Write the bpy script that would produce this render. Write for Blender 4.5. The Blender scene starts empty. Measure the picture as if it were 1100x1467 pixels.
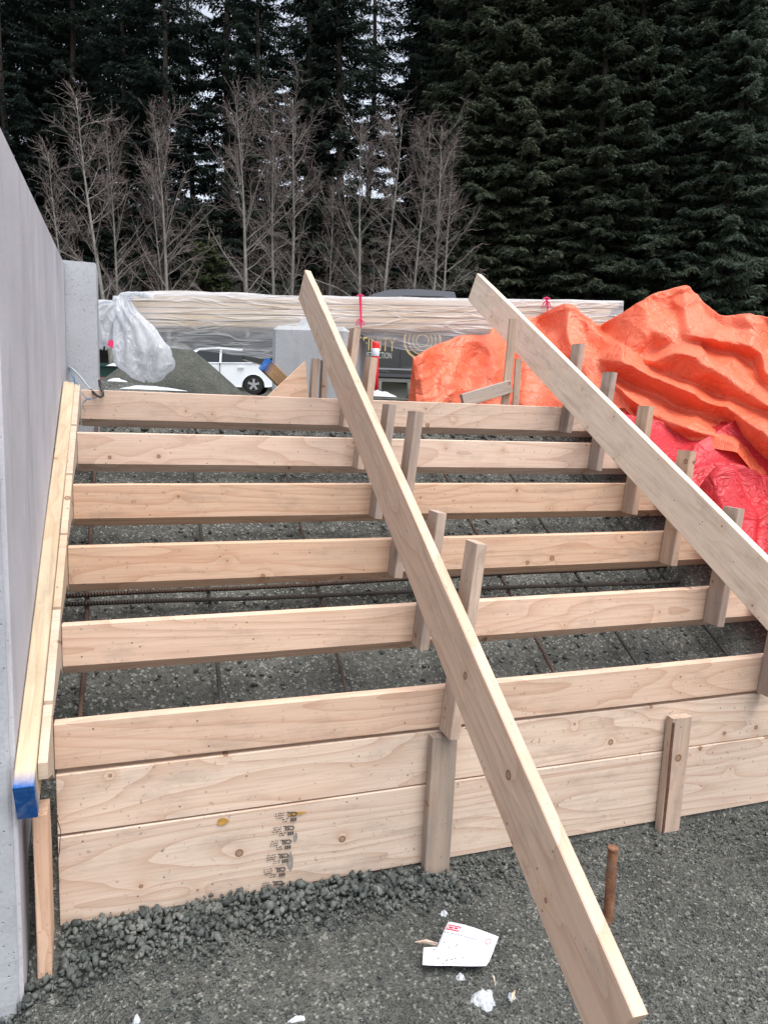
import bpy, math, random
import numpy as np
from mathutils import Matrix, Vector

# ------------------------------------------------------------------ camera, world, sun, exposure
scene = bpy.context.scene
COL = scene.collection
rng = np.random.default_rng(11)
random.seed(11)

CAM = np.array([0.2087, -2.1826, 0.9241])
YAW, PITCH, ROLL, FPX = math.radians(19.117), math.radians(8.110), math.radians(2.031), 1068.28
PW, PH = 1100.0, 1467.0
fwd = np.array([math.sin(YAW)*math.cos(PITCH), math.cos(YAW)*math.cos(PITCH), -math.sin(PITCH)])
rgt0 = np.array([math.cos(YAW), -math.sin(YAW), 0.0]); up0 = np.cross(rgt0, fwd)
rgt = math.cos(ROLL)*rgt0 + math.sin(ROLL)*up0
upv = -math.sin(ROLL)*rgt0 + math.cos(ROLL)*up0
cam_data = bpy.data.cameras.new('camera'); cam = bpy.data.objects.new('camera', cam_data); COL.objects.link(cam)
cam_data.sensor_fit = 'HORIZONTAL'; cam_data.sensor_width = 36.0; cam_data.lens = 36.0*FPX/PW
cam_data.clip_start = 0.05; cam_data.clip_end = 2000.0
cam.matrix_world = Matrix(((rgt[0], upv[0], -fwd[0], CAM[0]), (rgt[1], upv[1], -fwd[1], CAM[1]),
                           (rgt[2], upv[2], -fwd[2], CAM[2]), (0, 0, 0, 1)))
scene.camera = cam

SUN_EL, SUN_AZ = math.radians(66), math.radians(158)      # azimuth clockwise from +Y: behind the camera
world = bpy.data.worlds.new('World'); scene.world = world; world.use_nodes = True
wn = world.node_tree; wn.nodes.clear()
sky = wn.nodes.new('ShaderNodeTexSky'); sky.sky_type = 'NISHITA'; sky.sun_disc = False
sky.sun_elevation = SUN_EL; sky.sun_rotation = SUN_AZ; sky.dust_density = 4.0; sky.air_density = 1.0
hs = wn.nodes.new('ShaderNodeHueSaturation'); hs.inputs['Saturation'].default_value = 0.40
bg_ = wn.nodes.new('ShaderNodeBackground'); bg_.inputs['Strength'].default_value = 0.15
wo = wn.nodes.new('ShaderNodeOutputWorld')
wn.links.new(sky.outputs[0], hs.inputs['Color']); wn.links.new(hs.outputs[0], bg_.inputs['Color']); wn.links.new(bg_.outputs[0], wo.inputs[0])
sun_d = bpy.data.lights.new('sun', 'SUN'); sun_d.energy = 1.0; sun_d.angle = math.radians(40); sun_d.color = (1.0, 0.975, 0.965)
sun = bpy.data.objects.new('sun', sun_d); COL.objects.link(sun)
sd = Vector((math.sin(SUN_AZ)*math.cos(SUN_EL), math.cos(SUN_AZ)*math.cos(SUN_EL), math.sin(SUN_EL)))
sun.rotation_euler = sd.to_track_quat('Z', 'Y').to_euler(); sun.location = (0, -10, 12)
vs = scene.view_settings
vs.view_transform = 'Standard'; vs.look = 'None'; vs.gamma = 1.0; vs.use_curve_mapping = False; vs.exposure = 1.08

# ------------------------------------------------------------------ helpers
WM = {}                                                      # world matrices of what has been placed
fh = np.array([math.sin(YAW), math.cos(YAW), 0.0])

def ray(x, y):
    return rgt*(x-PW/2)/FPX - upv*(y-PH/2)/FPX + fwd
def at(x, y, X=None, Y=None, Z=None, d=None):
    """a point of the place seen at photo pixel (x, y) on a plane X=, Y=, Z= or at ground distance d"""
    r = ray(x, y)
    if d is not None: t = d/(r@fh)
    elif X is not None: t = (X-CAM[0])/r[0]
    elif Y is not None: t = (Y-CAM[1])/r[1]
    else: t = (Z-CAM[2])/r[2]
    return CAM + r*t
def V(*a): return np.array(a, float)
def unit(v):
    v = np.asarray(v, float); return v/np.linalg.norm(v)
def frame(o, x, z):
    """matrix with local X along x and local Z near z"""
    x = unit(x); y = unit(np.cross(z, x)); z = np.cross(x, y)
    return Matrix(((x[0], y[0], z[0], o[0]), (x[1], y[1], z[1], o[1]), (x[2], y[2], z[2], o[2]), (0, 0, 0, 1)))
def T(o): return Matrix.Translation(Vector(tuple(float(c) for c in o)))
BGROT = Matrix.Rotation(-YAW, 4, 'Z')

def mesh_np(name, v, f, smooth=False):
    v = np.asarray(v, np.float32); me = bpy.data.meshes.new(name)
    if isinstance(f, np.ndarray):
        k = f.shape[1]; n = len(f)
        me.vertices.add(len(v)); me.vertices.foreach_set('co', v.ravel())
        me.loops.add(n*k); me.loops.foreach_set('vertex_index', f.astype(np.int32).ravel())
        me.polygons.add(n); me.polygons.foreach_set('loop_start', np.arange(0, n*k, k, dtype=np.int32))
        me.polygons.foreach_set('loop_total', np.full(n, k, np.int32))
        me.update(calc_edges=True)
    else:
        me.from_pydata([tuple(map(float, p)) for p in v], [], f)
    if smooth: me.polygons.foreach_set('use_smooth', np.ones(len(me.polygons), bool))
    me.update()
    return me
def put(name, me, mat, parent=None, M=None):
    o = bpy.data.objects.new(name, me); COL.objects.link(o)
    if mat is not None and me is not None and not me.materials: me.materials.append(mat)
    M = M or Matrix.Identity(4)
    WM[o.name] = M
    if parent is not None:
        o.parent = parent; o.matrix_basis = WM[parent.name].inverted() @ M
    else: o.matrix_basis = M
    return o
def thing(name, label, cat, loc, group=None, M=None):
    o = put(name, None, None, None, M or T(loc)); o.empty_display_size = 0.1
    return tag(o, label, cat, group)
def tag(o, label=None, cat=None, group=None, kind=None):
    if label: o['label'] = label
    if cat: o['category'] = cat
    if group: o['group'] = group
    if kind: o['kind'] = kind
    return o
def copy_tree(o, M, parent=None):
    c = o.copy(); COL.objects.link(c); WM[c.name] = M
    if parent is None:
        c.matrix_basis = M
    else:
        c.parent = parent
    for ch in o.children:
        cc = ch.copy(); COL.objects.link(cc); cc.parent = c
        WM[cc.name] = M @ ch.matrix_basis
        for g in ch.children:
            gg = g.copy(); COL.objects.link(gg); gg.parent = cc
    return c

class MB:
    """collects simple shapes into one mesh"""
    def __init__(s): s.v = []; s.f = []
    def add(s, v, f):
        n = len(s.v); s.v += [tuple(map(float, p)) for p in v]; s.f += [tuple(i+n for i in q) for q in f]; return s
    def box(s, a, b, M=None):
        x0, y0, z0 = a; x1, y1, z1 = b
        v = [(x0,y0,z0),(x1,y0,z0),(x1,y1,z0),(x0,y1,z0),(x0,y0,z1),(x1,y0,z1),(x1,y1,z1),(x0,y1,z1)]
        if M is not None: v = [tuple(M @ Vector(p)) for p in v]
        return s.add(v, [(0,3,2,1),(4,5,6,7),(0,1,5,4),(1,2,6,5),(2,3,7,6),(3,0,4,7)])
    def prism(s, poly, y0, y1):
        """polygon in XZ extruded along Y"""
        n = len(poly); v = [(x, y0, z) for x, z in poly]+[(x, y1, z) for x, z in poly]
        f = [tuple(range(n)), tuple(range(2*n-1, n-1, -1))]+[(i, i+n, (i+1) % n+n, (i+1) % n) for i in range(n)]
        return s.add(v, f)
    def tube(s, pts, rad, n=6, cap=True):
        pts = [np.asarray(p, float) for p in pts]; rad = rad if hasattr(rad, '__len__') else [rad]*len(pts)
        v = []; f = []; prev = None
        for i, p in enumerate(pts):
            t = unit(pts[min(i+1, len(pts)-1)]-pts[max(i-1, 0)])
            a = prev if prev is not None else (V(1,0,0) if abs(t[0]) < .8 else V(0,0,1))
            b = unit(np.cross(t, a)); a = np.cross(b, t); prev = a
            for k in range(n):
                w = 2*math.pi*k/n; v.append(p+rad[i]*(math.cos(w)*a+math.sin(w)*b))
        for i in range(len(pts)-1):
            for k in range(n):
                f.append((i*n+k, i*n+(k+1) % n, (i+1)*n+(k+1) % n, (i+1)*n+k))
        if cap: f += [tuple(range(n-1, -1, -1)), tuple((len(pts)-1)*n+k for k in range(n))]
        return s.add(v, f)
    def lathe(s, prof, n=20, M=None):
        """prof: (r, z) pairs about local Z"""
        v = []; f = []
        for r, z in prof:
            for k in range(n):
                w = 2*math.pi*k/n; p = Vector((r*math.cos(w), r*math.sin(w), z)); v.append(tuple(M @ p) if M else tuple(p))
        for i in range(len(prof)-1):
            for k in range(n): f.append((i*n+k, i*n+(k+1) % n, (i+1)*n+(k+1) % n, (i+1)*n+k))
        f += [tuple(range(n-1, -1, -1)), tuple((len(prof)-1)*n+k for k in range(n))]
        return s.add(v, f)
    def build(s, name, mat, parent=None, M=None, smooth=False):
        """vertices are given in world space when M is None (re-based to the parent), else in M's space"""
        if M is None:
            c = np.mean(np.array(s.v), axis=0); M = T(c)
            v = np.array(s.v)-c
        else: v = s.v
        return put(name, mesh_np(name, v, s.f, smooth), mat, parent, M)

def _hash(ix, iy, seed):
    h = (ix.astype(np.int64)*374761393+iy.astype(np.int64)*668265263+seed*1442695041) & 0x7fffffff
    h = ((h ^ (h >> 13))*1274126177) & 0x7fffffff
    return ((h ^ (h >> 16)) & 0xffff)/65535.0
def vnoise(x, y, seed=0):
    x = np.asarray(x, float); y = np.asarray(y, float)
    ix = np.floor(x); iy = np.floor(y); fx = x-ix; fy = y-iy
    ix = ix.astype(np.int64); iy = iy.astype(np.int64)
    ux = fx*fx*(3-2*fx); uy = fy*fy*(3-2*fy)
    a = _hash(ix, iy, seed); b = _hash(ix+1, iy, seed); c = _hash(ix, iy+1, seed); d = _hash(ix+1, iy+1, seed)
    return (a*(1-ux)+b*ux)*(1-uy)+(c*(1-ux)+d*ux)*uy
def fbm(x, y, seed=0, o=4):
    s = 0; a = .5
    for k in range(o): s = s+a*(vnoise(x*2**k, y*2**k, seed+k*7)-.5); a *= .5
    return s
def sstep(a, b, x):
    t = np.clip((x-a)/(b-a), 0, 1); return t*t*(3-2*t)

# ------------------------------------------------------------------ materials
class NT:
    def __init__(s, name):
        s.m = bpy.data.materials.new(name); s.m.use_nodes = True; s.t = s.m.node_tree; s.t.nodes.clear()
        s.out = s.n('ShaderNodeOutputMaterial')
    def n(s, typ, **kw):
        x = s.t.nodes.new(typ)
        for k, v in kw.items(): setattr(x, k, v)
        return x
    def set(s, sock, v):
        if isinstance(v, bpy.types.NodeSocket): s.t.links.new(v, sock)
        elif v is not None:
            if sock.type == 'RGBA' and hasattr(v, '__len__') and len(v) == 3: v = (*v, 1)
            sock.default_value = v
        return sock
    def math(s, op, a, b=None, c=None, clamp=False):
        x = s.n('ShaderNodeMath', operation=op, use_clamp=clamp); s.set(x.inputs[0], a)
        if b is not None: s.set(x.inputs[1], b)
        if c is not None: s.set(x.inputs[2], c)
        return x.outputs[0]
    def mix(s, fac, a, b, blend='MIX'):
        x = s.n('ShaderNodeMix', data_type='RGBA', blend_type=blend); s.set(x.inputs[0], fac); s.set(x.inputs[6], a); s.set(x.inputs[7], b); return x.outputs[2]
    def noise(s, vec, scale, detail=3, rough=.55, dist=0):
        x = s.n('ShaderNodeTexNoise'); s.set(x.inputs['Vector'], vec); x.inputs['Scale'].default_value = scale
        x.inputs['Detail'].default_value = detail; x.inputs['Roughness'].default_value = rough; x.inputs['Distortion'].default_value = dist; return x.outputs[0]
    def vor(s, vec, scale, feature='F1', rnd=1.0):
        x = s.n('ShaderNodeTexVoronoi', feature=feature); s.set(x.inputs['Vector'], vec); x.inputs['Scale'].default_value = scale; x.inputs['Randomness'].default_value = rnd; return x
    def mapv(s, vec, sc=(1,1,1), loc=(0,0,0)):
        x = s.n('ShaderNodeMapping'); s.set(x.inputs[0], vec); x.inputs['Scale'].default_value = sc; s.set(x.inputs['Location'], loc); return x.outputs[0]
    def ramp(s, fac, stops):
        x = s.n('ShaderNodeValToRGB'); s.set(x.inputs[0], fac); e = x.color_ramp.elements
        while len(e) < len(stops): e.new(.5)
        for el, (p, c) in zip(e, stops):
            el.position = p; el.color = (*c, 1) if hasattr(c, '__len__') else (c, c, c, 1)
        return x.outputs[0]
    def bump(s, h, strength=.3, dist=.01, normal=None):
        x = s.n('ShaderNodeBump'); s.set(x.inputs['Height'], h); x.inputs['Strength'].default_value = strength; x.inputs['Distance'].default_value = dist
        if normal is not None: s.set(x.inputs['Normal'], normal)
        return x.outputs[0]
    def bsdf(s, color, rough=.7, normal=None, spec=.4, metal=0, **kw):
        x = s.n('ShaderNodeBsdfPrincipled'); s.set(x.inputs['Base Color'], color); s.set(x.inputs['Roughness'], rough)
        x.inputs['Specular IOR Level'].default_value = spec; x.inputs['Metallic'].default_value = metal
        if normal is not None: s.set(x.inputs['Normal'], normal)
        for k, v in kw.items(): s.set(x.inputs[k.replace('_', ' ')], v)
        return x.outputs[0]
    def done(s, sh):
        s.t.links.new(sh, s.out.inputs[0]); return s.m
    def objco(s): return s.n('ShaderNodeTexCoord').outputs['Object']
    def worldco(s): return s.n('ShaderNodeNewGeometry').outputs['Position']

def wood(name, base, ring, contrast=.55, dirt=.25, grey=0.0, blue=False, streak=0.0, pink=.5):
    n = NT(name); co = n.objco(); info = n.n('ShaderNodeObjectInfo')
    rnd = info.outputs['Random']
    off = n.n('ShaderNodeCombineXYZ'); n.set(off.inputs[0], n.math('MULTIPLY', rnd, 91.0)); n.set(off.inputs[1], n.math('MULTIPLY', rnd, 17.0)); n.set(off.inputs[2], n.math('MULTIPLY', rnd, 33.0))
    ad = n.n('ShaderNodeVectorMath', operation='ADD'); n.set(ad.inputs[0], co); n.set(ad.inputs[1], off.outputs[0]); p = ad.outputs[0]
    # knots
    sp_ = n.n('ShaderNodeSeparateXYZ'); n.set(sp_.inputs[0], p); cb_ = n.n('ShaderNodeCombineXYZ'); n.set(cb_.inputs[0], sp_.outputs[0]); n.set(cb_.inputs[1], n.math('MULTIPLY_ADD', sp_.outputs[1], .35, sp_.outputs[2])); p2 = cb_.outputs[0]
    kv = n.vor(p2, 6.2); kv.voronoi_dimensions = '2D'; kd = kv.outputs['Distance']
    sepc = n.n('ShaderNodeSeparateColor'); n.set(sepc.inputs[0], kv.outputs['Color'])
    has = n.math('GREATER_THAN', sepc.outputs[0], .66)
    rad = n.math('MULTIPLY_ADD', n.math('POWER', sepc.outputs[1], 2.5), .065, .020)
    kn = n.math('MULTIPLY', n.math('SUBTRACT', 1.0, n.math('SMOOTH_MIN', n.math('DIVIDE', kd, rad), 1.0, .15), clamp=True), has)
    knot = n.math('MULTIPLY', n.math('LESS_THAN', kd, rad), has)
    kring = n.math('MULTIPLY', n.math('LESS_THAN', n.math('ABSOLUTE', n.math('SUBTRACT', kd, n.math('MULTIPLY', rad, .92))), n.math('MULTIPLY', rad, .20)), has)
    halo = n.math('MULTIPLY', n.math('POWER', 2.718, n.math('MULTIPLY', kd, -7.0)), has)
    # flat-sawn figure: contours of a field drawn out along the board
    g = n.noise(n.mapv(p, (.55, 3.0, 4.6)), 1.0, 1.5, .5, .15)
    g2 = n.math('ADD', n.math('MULTIPLY', g, 15.0), n.math('MULTIPLY', halo, 1.1))
    w = n.math('FRACT', g2)
    rg = n.math('POWER', w, 3.0)
    fine = n.noise(n.mapv(p, (5, 140, 140)), 1.0, 3)
    broad = n.noise(n.mapv(p, (.9, 3, 5)), 1.3, 3)
    c = n.mix(n.math('MULTIPLY', rg, contrast), base, ring)
    c = n.mix(n.math('MULTIPLY', n.math('SUBTRACT', fine, .42, clamp=True), .9), c, tuple(x*.62 for x in ring))
    c = n.mix(n.ramp(broad, [(.40, 0), (.72, .55*pink)]), c, (base[0]*1.0, base[1]*.80, base[2]*.70))
    hsv = n.n('ShaderNodeHueSaturation'); n.set(hsv.inputs['Color'], c)
    n.set(hsv.inputs['Value'], n.math('MULTIPLY_ADD', rnd, .22, .88)); n.set(hsv.inputs['Saturation'], n.math('MULTIPLY_ADD', n.math('FRACT', n.math('MULTIPLY', rnd, 7.3)), .35, .85)); c = hsv.outputs[0]
    # grime and handling marks
    dn = n.noise(n.mapv(p, (1.6, 4, 4)), 3.0, 6, .68)
    c = n.mix(n.ramp(dn, [(.52, 0), (.75, dirt)]), c, (.17, .145, .12))
    sp = n.noise(p, 60.0, 2)
    c = n.mix(n.math('MULTIPLY', n.ramp(sp, [(.66, 0), (.74, 1)]), dirt*1.2), c, (.14, .11, .085))
    if streak:
        st = n.noise(n.mapv(p, (2.0, 30, 30)), 1.0, 4, .6)
        c = n.mix(n.ramp(st, [(.45, 0), (.66, streak)]), c, (.13, .11, .10))
    if grey:
        gn = n.noise(n.mapv(p, (3, 14, 14)), 1.2, 5, .65)
        c = n.mix(n.ramp(gn, [(.30, grey), (.75, grey*.35)]), c, (.31, .258, .225))
        bn = n.noise(p, 5.0, 3)
        c = n.mix(n.ramp(bn, [(.56, 0), (.68, grey*.75)]), c, (.115, .10, .09))
    c = n.mix(n.math('MULTIPLY', halo, .30), c, (.42, .22, .11))
    c = n.mix(n.math('MULTIPLY', knot, .62), c, n.mix(n.noise(p, 70, 2), (.12, .055, .03), (.34, .18, .10)))
    c = n.mix(n.math('MULTIPLY', kring, .6), c, (.07, .035, .022))
    # nail heads and splits: small dark dots in a few cells
    nv = n.vor(p2, 11.0); nv.voronoi_dimensions = '2D'; sc2 = n.n('ShaderNodeSeparateColor'); n.set(sc2.inputs[0], nv.outputs['Color'])
    nd = n.math('MULTIPLY', n.math('LESS_THAN', nv.outputs['Distance'], .032), n.math('GREATER_THAN', sc2.outputs[2], .78))
    c = n.mix(n.math('MULTIPLY', nd, .8), c, (.07, .045, .035))
    if blue:
        sx = n.n('ShaderNodeSeparateXYZ'); n.set(sx.inputs[0], co)
        edge = n.math('ADD', sx.outputs[0], n.math('MULTIPLY', n.math('SUBTRACT', n.noise(co, 25, 4), .5), .035))
        full = n.ramp(edge, [(0.000, 1), (.012, .75), (.05, 0)])
        c = n.mix(full, c, n.mix(n.ramp(n.noise(co, 60, 3), [(.45, 0), (.7, 1)]), (.012, .085, .30), (.03, .15, .42)))
    hgt = n.math('ADD', n.math('MULTIPLY', fine, .6), n.math('ADD', n.math('MULTIPLY', rg, .25), n.math('MULTIPLY', knot, -.5)))
    return n.done(n.bsdf(c, .72, n.bump(hgt, .35, .0025), .25))

def simple(name, col, rough=.6, var=.12, scale=20, bump=.1, metal=0, spec=.4, bdist=.004):
    n = NT(name); co = n.objco(); ns = n.noise(co, scale, 4, .6)
    c = n.mix(n.ramp(ns, [(.3, 0), (.7, 1)]), tuple(max(0, x*(1-var)) for x in col), tuple(min(1, x*(1+var)) for x in col))
    return n.done(n.bsdf(c, rough, n.bump(ns, bump, bdist), spec, metal))

def concrete(name, base, stain=.4, rough_b=.35, streaks=True, pits=True):
    n = NT(name); co = n.worldco()
    a = n.noise(co, 2.2, 5, .6); b = n.noise(n.mapv(co, (4.5, 4.5, 1.1)), 1.0, 6, .68); f = n.noise(co, 90, 3)
    c = n.mix(n.ramp(a, [(.3, 0), (.7, 1)]), tuple(x*.86 for x in base), tuple(min(1, x*1.1) for x in base))
    if streaks:
        c = n.mix(n.ramp(b, [(.50, 0), (.72, stain)]), c, tuple(x*.50 for x in base))
        c = n.mix(n.ramp(n.noise(n.mapv(co, (14, 14, .9)), 1.0, 3), [(.62, 0), (.74, .25)]), c, (.58, .57, .60))
        c = n.mix(n.ramp(n.noise(n.mapv(co, (5, 5, 1.4), (3, 1, 2)), 1.0, 2), [(.66, 0), (.78, .35)]), c, (.46, .33, .29))
    c = n.mix(n.math('MULTIPLY', n.math('SUBTRACT', f, .45, clamp=True), .7), c, tuple(x*.45 for x in base))
    h = n.math('ADD', n.math('MULTIPLY', f, .35), n.math('MULTIPLY', b, .5))
    if pits:
        v = n.vor(co, 75.0); pit = n.ramp(v.outputs['Distance'], [(.05, 0), (.22, 1)])
        sc = n.n('ShaderNodeSeparateColor'); n.set(sc.inputs[0], v.outputs['Color'])
        pm = n.math('MULTIPLY', n.math('SUBTRACT', 1.0, pit), n.math('GREATER_THAN', sc.outputs[0], .62))
        c = n.mix(n.math('MULTIPLY', pm, .7), c, tuple(x*.3 for x in base)); h = n.math('SUBTRACT', h, n.math('MULTIPLY', pm, 1.2))
    return n.done(n.bsdf(c, .85, n.bump(h, rough_b, .004), .25))

def soil(name, dark, light, scale=1.0):
    n = NT(name); co = n.worldco()
    a = n.noise(co, 3.0*scale, 6, .65); b = n.noise(co, 55*scale, 4, .7); d = n.vor(co, 120*scale)
    c = n.mix(n.ramp(a, [(.32, 0), (.70, 1)]), dark, light)
    c = n.mix(n.ramp(b, [(.35, .55), (.6, 0)]), c, tuple(x*.35 for x in dark))
    sc = n.n('ShaderNodeSeparateColor'); n.set(sc.inputs[0], d.outputs['Color'])
    c = n.mix(n.math('MULTIPLY', n.math('GREATER_THAN', sc.outputs[1], .90), .5), c, tuple(min(1, x*2.1) for x in light))
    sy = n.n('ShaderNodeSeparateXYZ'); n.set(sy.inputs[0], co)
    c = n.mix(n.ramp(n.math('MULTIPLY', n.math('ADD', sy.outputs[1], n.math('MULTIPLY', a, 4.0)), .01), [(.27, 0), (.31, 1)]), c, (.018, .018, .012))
    h = n.math('ADD', b, n.math('MULTIPLY', d.outputs['Distance'], .8))
    return n.done(n.bsdf(c, .92, n.bump(h, .9, .012), .15))

def stone_mat(name, dark, light):
    n = NT(name); co = n.worldco()
    cell = n.vor(co, 38.0); sc = n.n('ShaderNodeSeparateColor'); n.set(sc.inputs[0], cell.outputs['Color'])
    c = n.mix(sc.outputs[0], dark, light)
    c = n.mix(n.math('MULTIPLY', n.math('GREATER_THAN', sc.outputs[1], .95), .35), c, (.30, .30, .28))
    f = n.noise(co, 160, 3)
    c = n.mix(n.math('MULTIPLY', n.math('SUBTRACT', f, .45, clamp=True), .9), c, tuple(x*.4 for x in dark))
    return n.done(n.bsdf(c, .88, n.bump(f, .18, .002), .25))

M_riser = wood('fir_board', (.64, .475, .365), (.45, .27, .185), .60, .36, pink=.4)
M_front = wood('fir_form_board', (.65, .52, .42), (.45, .295, .205), .66, .40, pink=.35)
M_sbc = wood('fir_brace', (.64, .475, .36), (.46, .285, .185), .50, .34, streak=.14, pink=.6)
M_sbr = wood('spruce_brace', (.80, .69, .575), (.66, .50, .385), .42, .30, streak=.10, pink=.1)
M_old = wood('weathered_lumber', (.47, .365, .295), (.32, .215, .155), .5, .5, grey=.65, streak=.5)
M_cleat = wood('used_lumber', (.57, .43, .33), (.40, .26, .18), .5, .45, grey=.30, streak=.35)
M_string = wood('spruce_stringer', (.58, .49, .37), (.44, .32, .215), .45, .35, blue=True, streak=.15, pink=.2)
M_old2 = wood('stained_stake', (.44, .35, .27), (.30, .20, .14), .5, .55, grey=.55, streak=.6)
M_string2 = wood('spruce_cleat', (.58, .47, .36), (.44, .31, .21), .5, .3, pink=.3)
M_kick = wood('fir_offcut_blue_end', (.50, .35, .20), (.36, .20, .10), .5, .3, blue=True)
M_timber = wood('stacked_timber', (.66, .50, .31), (.54, .37, .21), .3, .12)
M_wall = concrete('cast_concrete', (.49, .485, .52), .55)
M_wallend = concrete('rough_concrete', (.37, .385, .41), .25, .7, False)
M_block = concrete('block_concrete', (.36, .372, .385), .6, .9)
M_ground = soil('gravelly_soil', (.070, .073, .067), (.168, .170, .154))
M_stone = stone_mat('crushed_stone', (.040, .046, .044), (.128, .138, .128))
M_pile = soil('screened_gravel', (.085, .090, .078), (.15, .155, .138), 1.6)
M_snow = simple('old_snow', (.52, .55, .58), .5, .25, 70, .8, bdist=.012)
M_seam = simple('dark_gap', (.05, .05, .05), .9)

def rebar_mat():
    n = NT('rusty_rebar'); co = n.objco(); info = n.n('ShaderNodeObjectInfo')
    sx = n.n('ShaderNodeSeparateXYZ'); n.set(sx.inputs[0], co)
    rib = n.math('SINE', n.math('MULTIPLY', n.math('ADD', sx.outputs[0], n.math('MULTIPLY', sx.outputs[1], .4)), 2*math.pi/.011))
    a = n.noise(co, 9, 4)
    rust = n.math('ADD', n.math('MULTIPLY', info.outputs['Random'], .7), n.math('SUBTRACT', a, .5))
    c = n.mix(n.ramp(rust, [(.25, 0), (.75, 1)]), (.060, .056, .052), (.115, .066, .046))
    c = n.mix(n.math('MULTIPLY', n.math('GREATER_THAN', rib, .5), .35), c, (.13, .12, .11))
    return n.done(n.bsdf(c, .75, n.bump(rib, .8, .003), .3, .2))
M_rebar = rebar_mat()
def rust_mat():
    n = NT('rusty_steel'); co = n.objco(); a = n.noise(co, 40, 5, .7); b = n.noise(co, 12, 3)
    c = n.mix(n.ramp(a, [(.35, 0), (.65, 1)]), (.11, .050, .03), (.27, .13, .07)); c = n.mix(n.ramp(b, [(.5, 0), (.7, .7)]), c, (.26, .22, .19))
    return n.done(n.bsdf(c, .85, n.bump(a, .6, .003), .25))
M_rust = rust_mat()

def tarp_mat(name, col, deep):
    n = NT(name); co = n.worldco()
    cr = n.vor(n.mapv(n.n('ShaderNodeVectorMath', operation='ADD').outputs[0], (1, 1, 1.3)), 4.2, 'DISTANCE_TO_EDGE'); crn = n.noise(co, 9, 4, .65, .8)
    va = [x for x in n.t.nodes if x.bl_idname == 'ShaderNodeVectorMath'][0]
    nz = n.n('ShaderNodeTexNoise'); n.set(nz.inputs['Vector'], co); nz.inputs['Scale'].default_value = 3.0; nz.inputs['Detail'].default_value = 3
    sc_ = n.n('ShaderNodeVectorMath', operation='SCALE'); n.set(sc_.inputs[0], nz.outputs['Color']); sc_.inputs['Scale'].default_value = .55
    n.set(va.inputs[0], co); n.set(va.inputs[1], sc_.outputs[0])
    wr = n.vor(n.mapv(va.outputs[0], (1.1, .9, 1.5), (3, 5, 1)), 13.0, 'DISTANCE_TO_EDGE')
    weave = n.noise(co, 260, 2)
    a = n.noise(co, 2.2, 4)
    c = n.mix(n.ramp(a, [(.35, 0), (.7, 1)]), deep, col)
    sc = n.noise(co, 7, 6, .72)
    c = n.mix(n.ramp(sc, [(.60, 0), (.80, .28)]), c, tuple(x*.45 for x in deep))
    lines = n.ramp(cr.outputs['Distance'], [(.0, .28), (.012, 0)])
    c = n.mix(n.math('MULTIPLY', lines, n.ramp(crn, [(.5, 0), (.62, 1)])), c, tuple(x*.30 for x in deep))
    h = n.math('ADD', n.math('MULTIPLY', n.math('MINIMUM', cr.outputs['Distance'], .10), 1.5), n.math('ADD', n.math('MULTIPLY', crn, .22), n.math('ADD', n.math('MULTIPLY', n.math('MINIMUM', wr.outputs['Distance'], .06), 1.3), n.math('MULTIPLY', weave, .02))))
    bs = n.n('ShaderNodeBsdfPrincipled'); n.set(bs.inputs['Base Color'], c); bs.inputs['Roughness'].default_value = .42; bs.inputs['Specular IOR Level'].default_value = .4
    nb = n.bump(h, .62, .05); n.set(bs.inputs['Normal'], nb)
    tr = n.n('ShaderNodeBsdfTranslucent'); n.set(tr.inputs['Color'], c); n.set(tr.inputs['Normal'], nb)
    mx = n.n('ShaderNodeMixShader'); mx.inputs[0].default_value = .22; n.t.links.new(bs.outputs[0], mx.inputs[1]); n.t.links.new(tr.outputs[0], mx.inputs[2])
    return n.done(mx.outputs[0])
M_orange = tarp_mat('orange_poly_tarp', (.90, .235, .135), (.86, .175, .085))
M_red = tarp_mat('red_poly_tarp', (.66, .045, .060), (.55, .025, .035))

def plastic_mat(name, lo, hi, sc=(1.0, 1.0, 6.0), tint=(.80, .82, .86)):
    n = NT(name); co = n.objco()
    st = n.noise(n.mapv(co, sc), 2.2, 5, .6, .4); fn = n.noise(n.mapv(co, (sc[0]*.8, sc[1]*.8, sc[2]*.8), (5, 2, 7)), 3.2, 3, .5, .9)
    rdg = n.math('SUBTRACT', 1.0, n.math('MULTIPLY', n.math('ABSOLUTE', n.math('SUBTRACT', fn, .5)), 14.0), clamp=True)
    lines = n.math('MULTIPLY', rdg, .20)
    al = n.math('ADD', n.ramp(st, [(.30, lo), (.72, hi)]), lines, clamp=True)
    h = n.math('ADD', st, n.math('MULTIPLY', rdg, .4))
    nb = n.bump(h, .7, .03)
    p = n.bsdf(tint, .22, nb, .5)
    tl = n.n('ShaderNodeBsdfTranslucent'); n.set(tl.inputs['Color'], tint)
    m0 = n.n('ShaderNodeMixShader'); m0.inputs[0].default_value = .40; n.t.links.new(p, m0.inputs[1]); n.t.links.new(tl.outputs[0], m0.inputs[2])
    tr = n.n('ShaderNodeBsdfTransparent')
    m1 = n.n('ShaderNodeMixShader'); n.set(m1.inputs[0], al); n.t.links.new(tr.outputs[0], m1.inputs[1]); n.t.links.new(m0.outputs[0], m1.inputs[2])
    return n.done(m1.outputs[0])
M_plastic = plastic_mat('clear_poly_wrap', .28, .68, (.5, 1.0, 4.0))
M_bag = plastic_mat('gathered_poly_wrap', .30, .75, (3.2, 3.2, 1.6))

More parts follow.
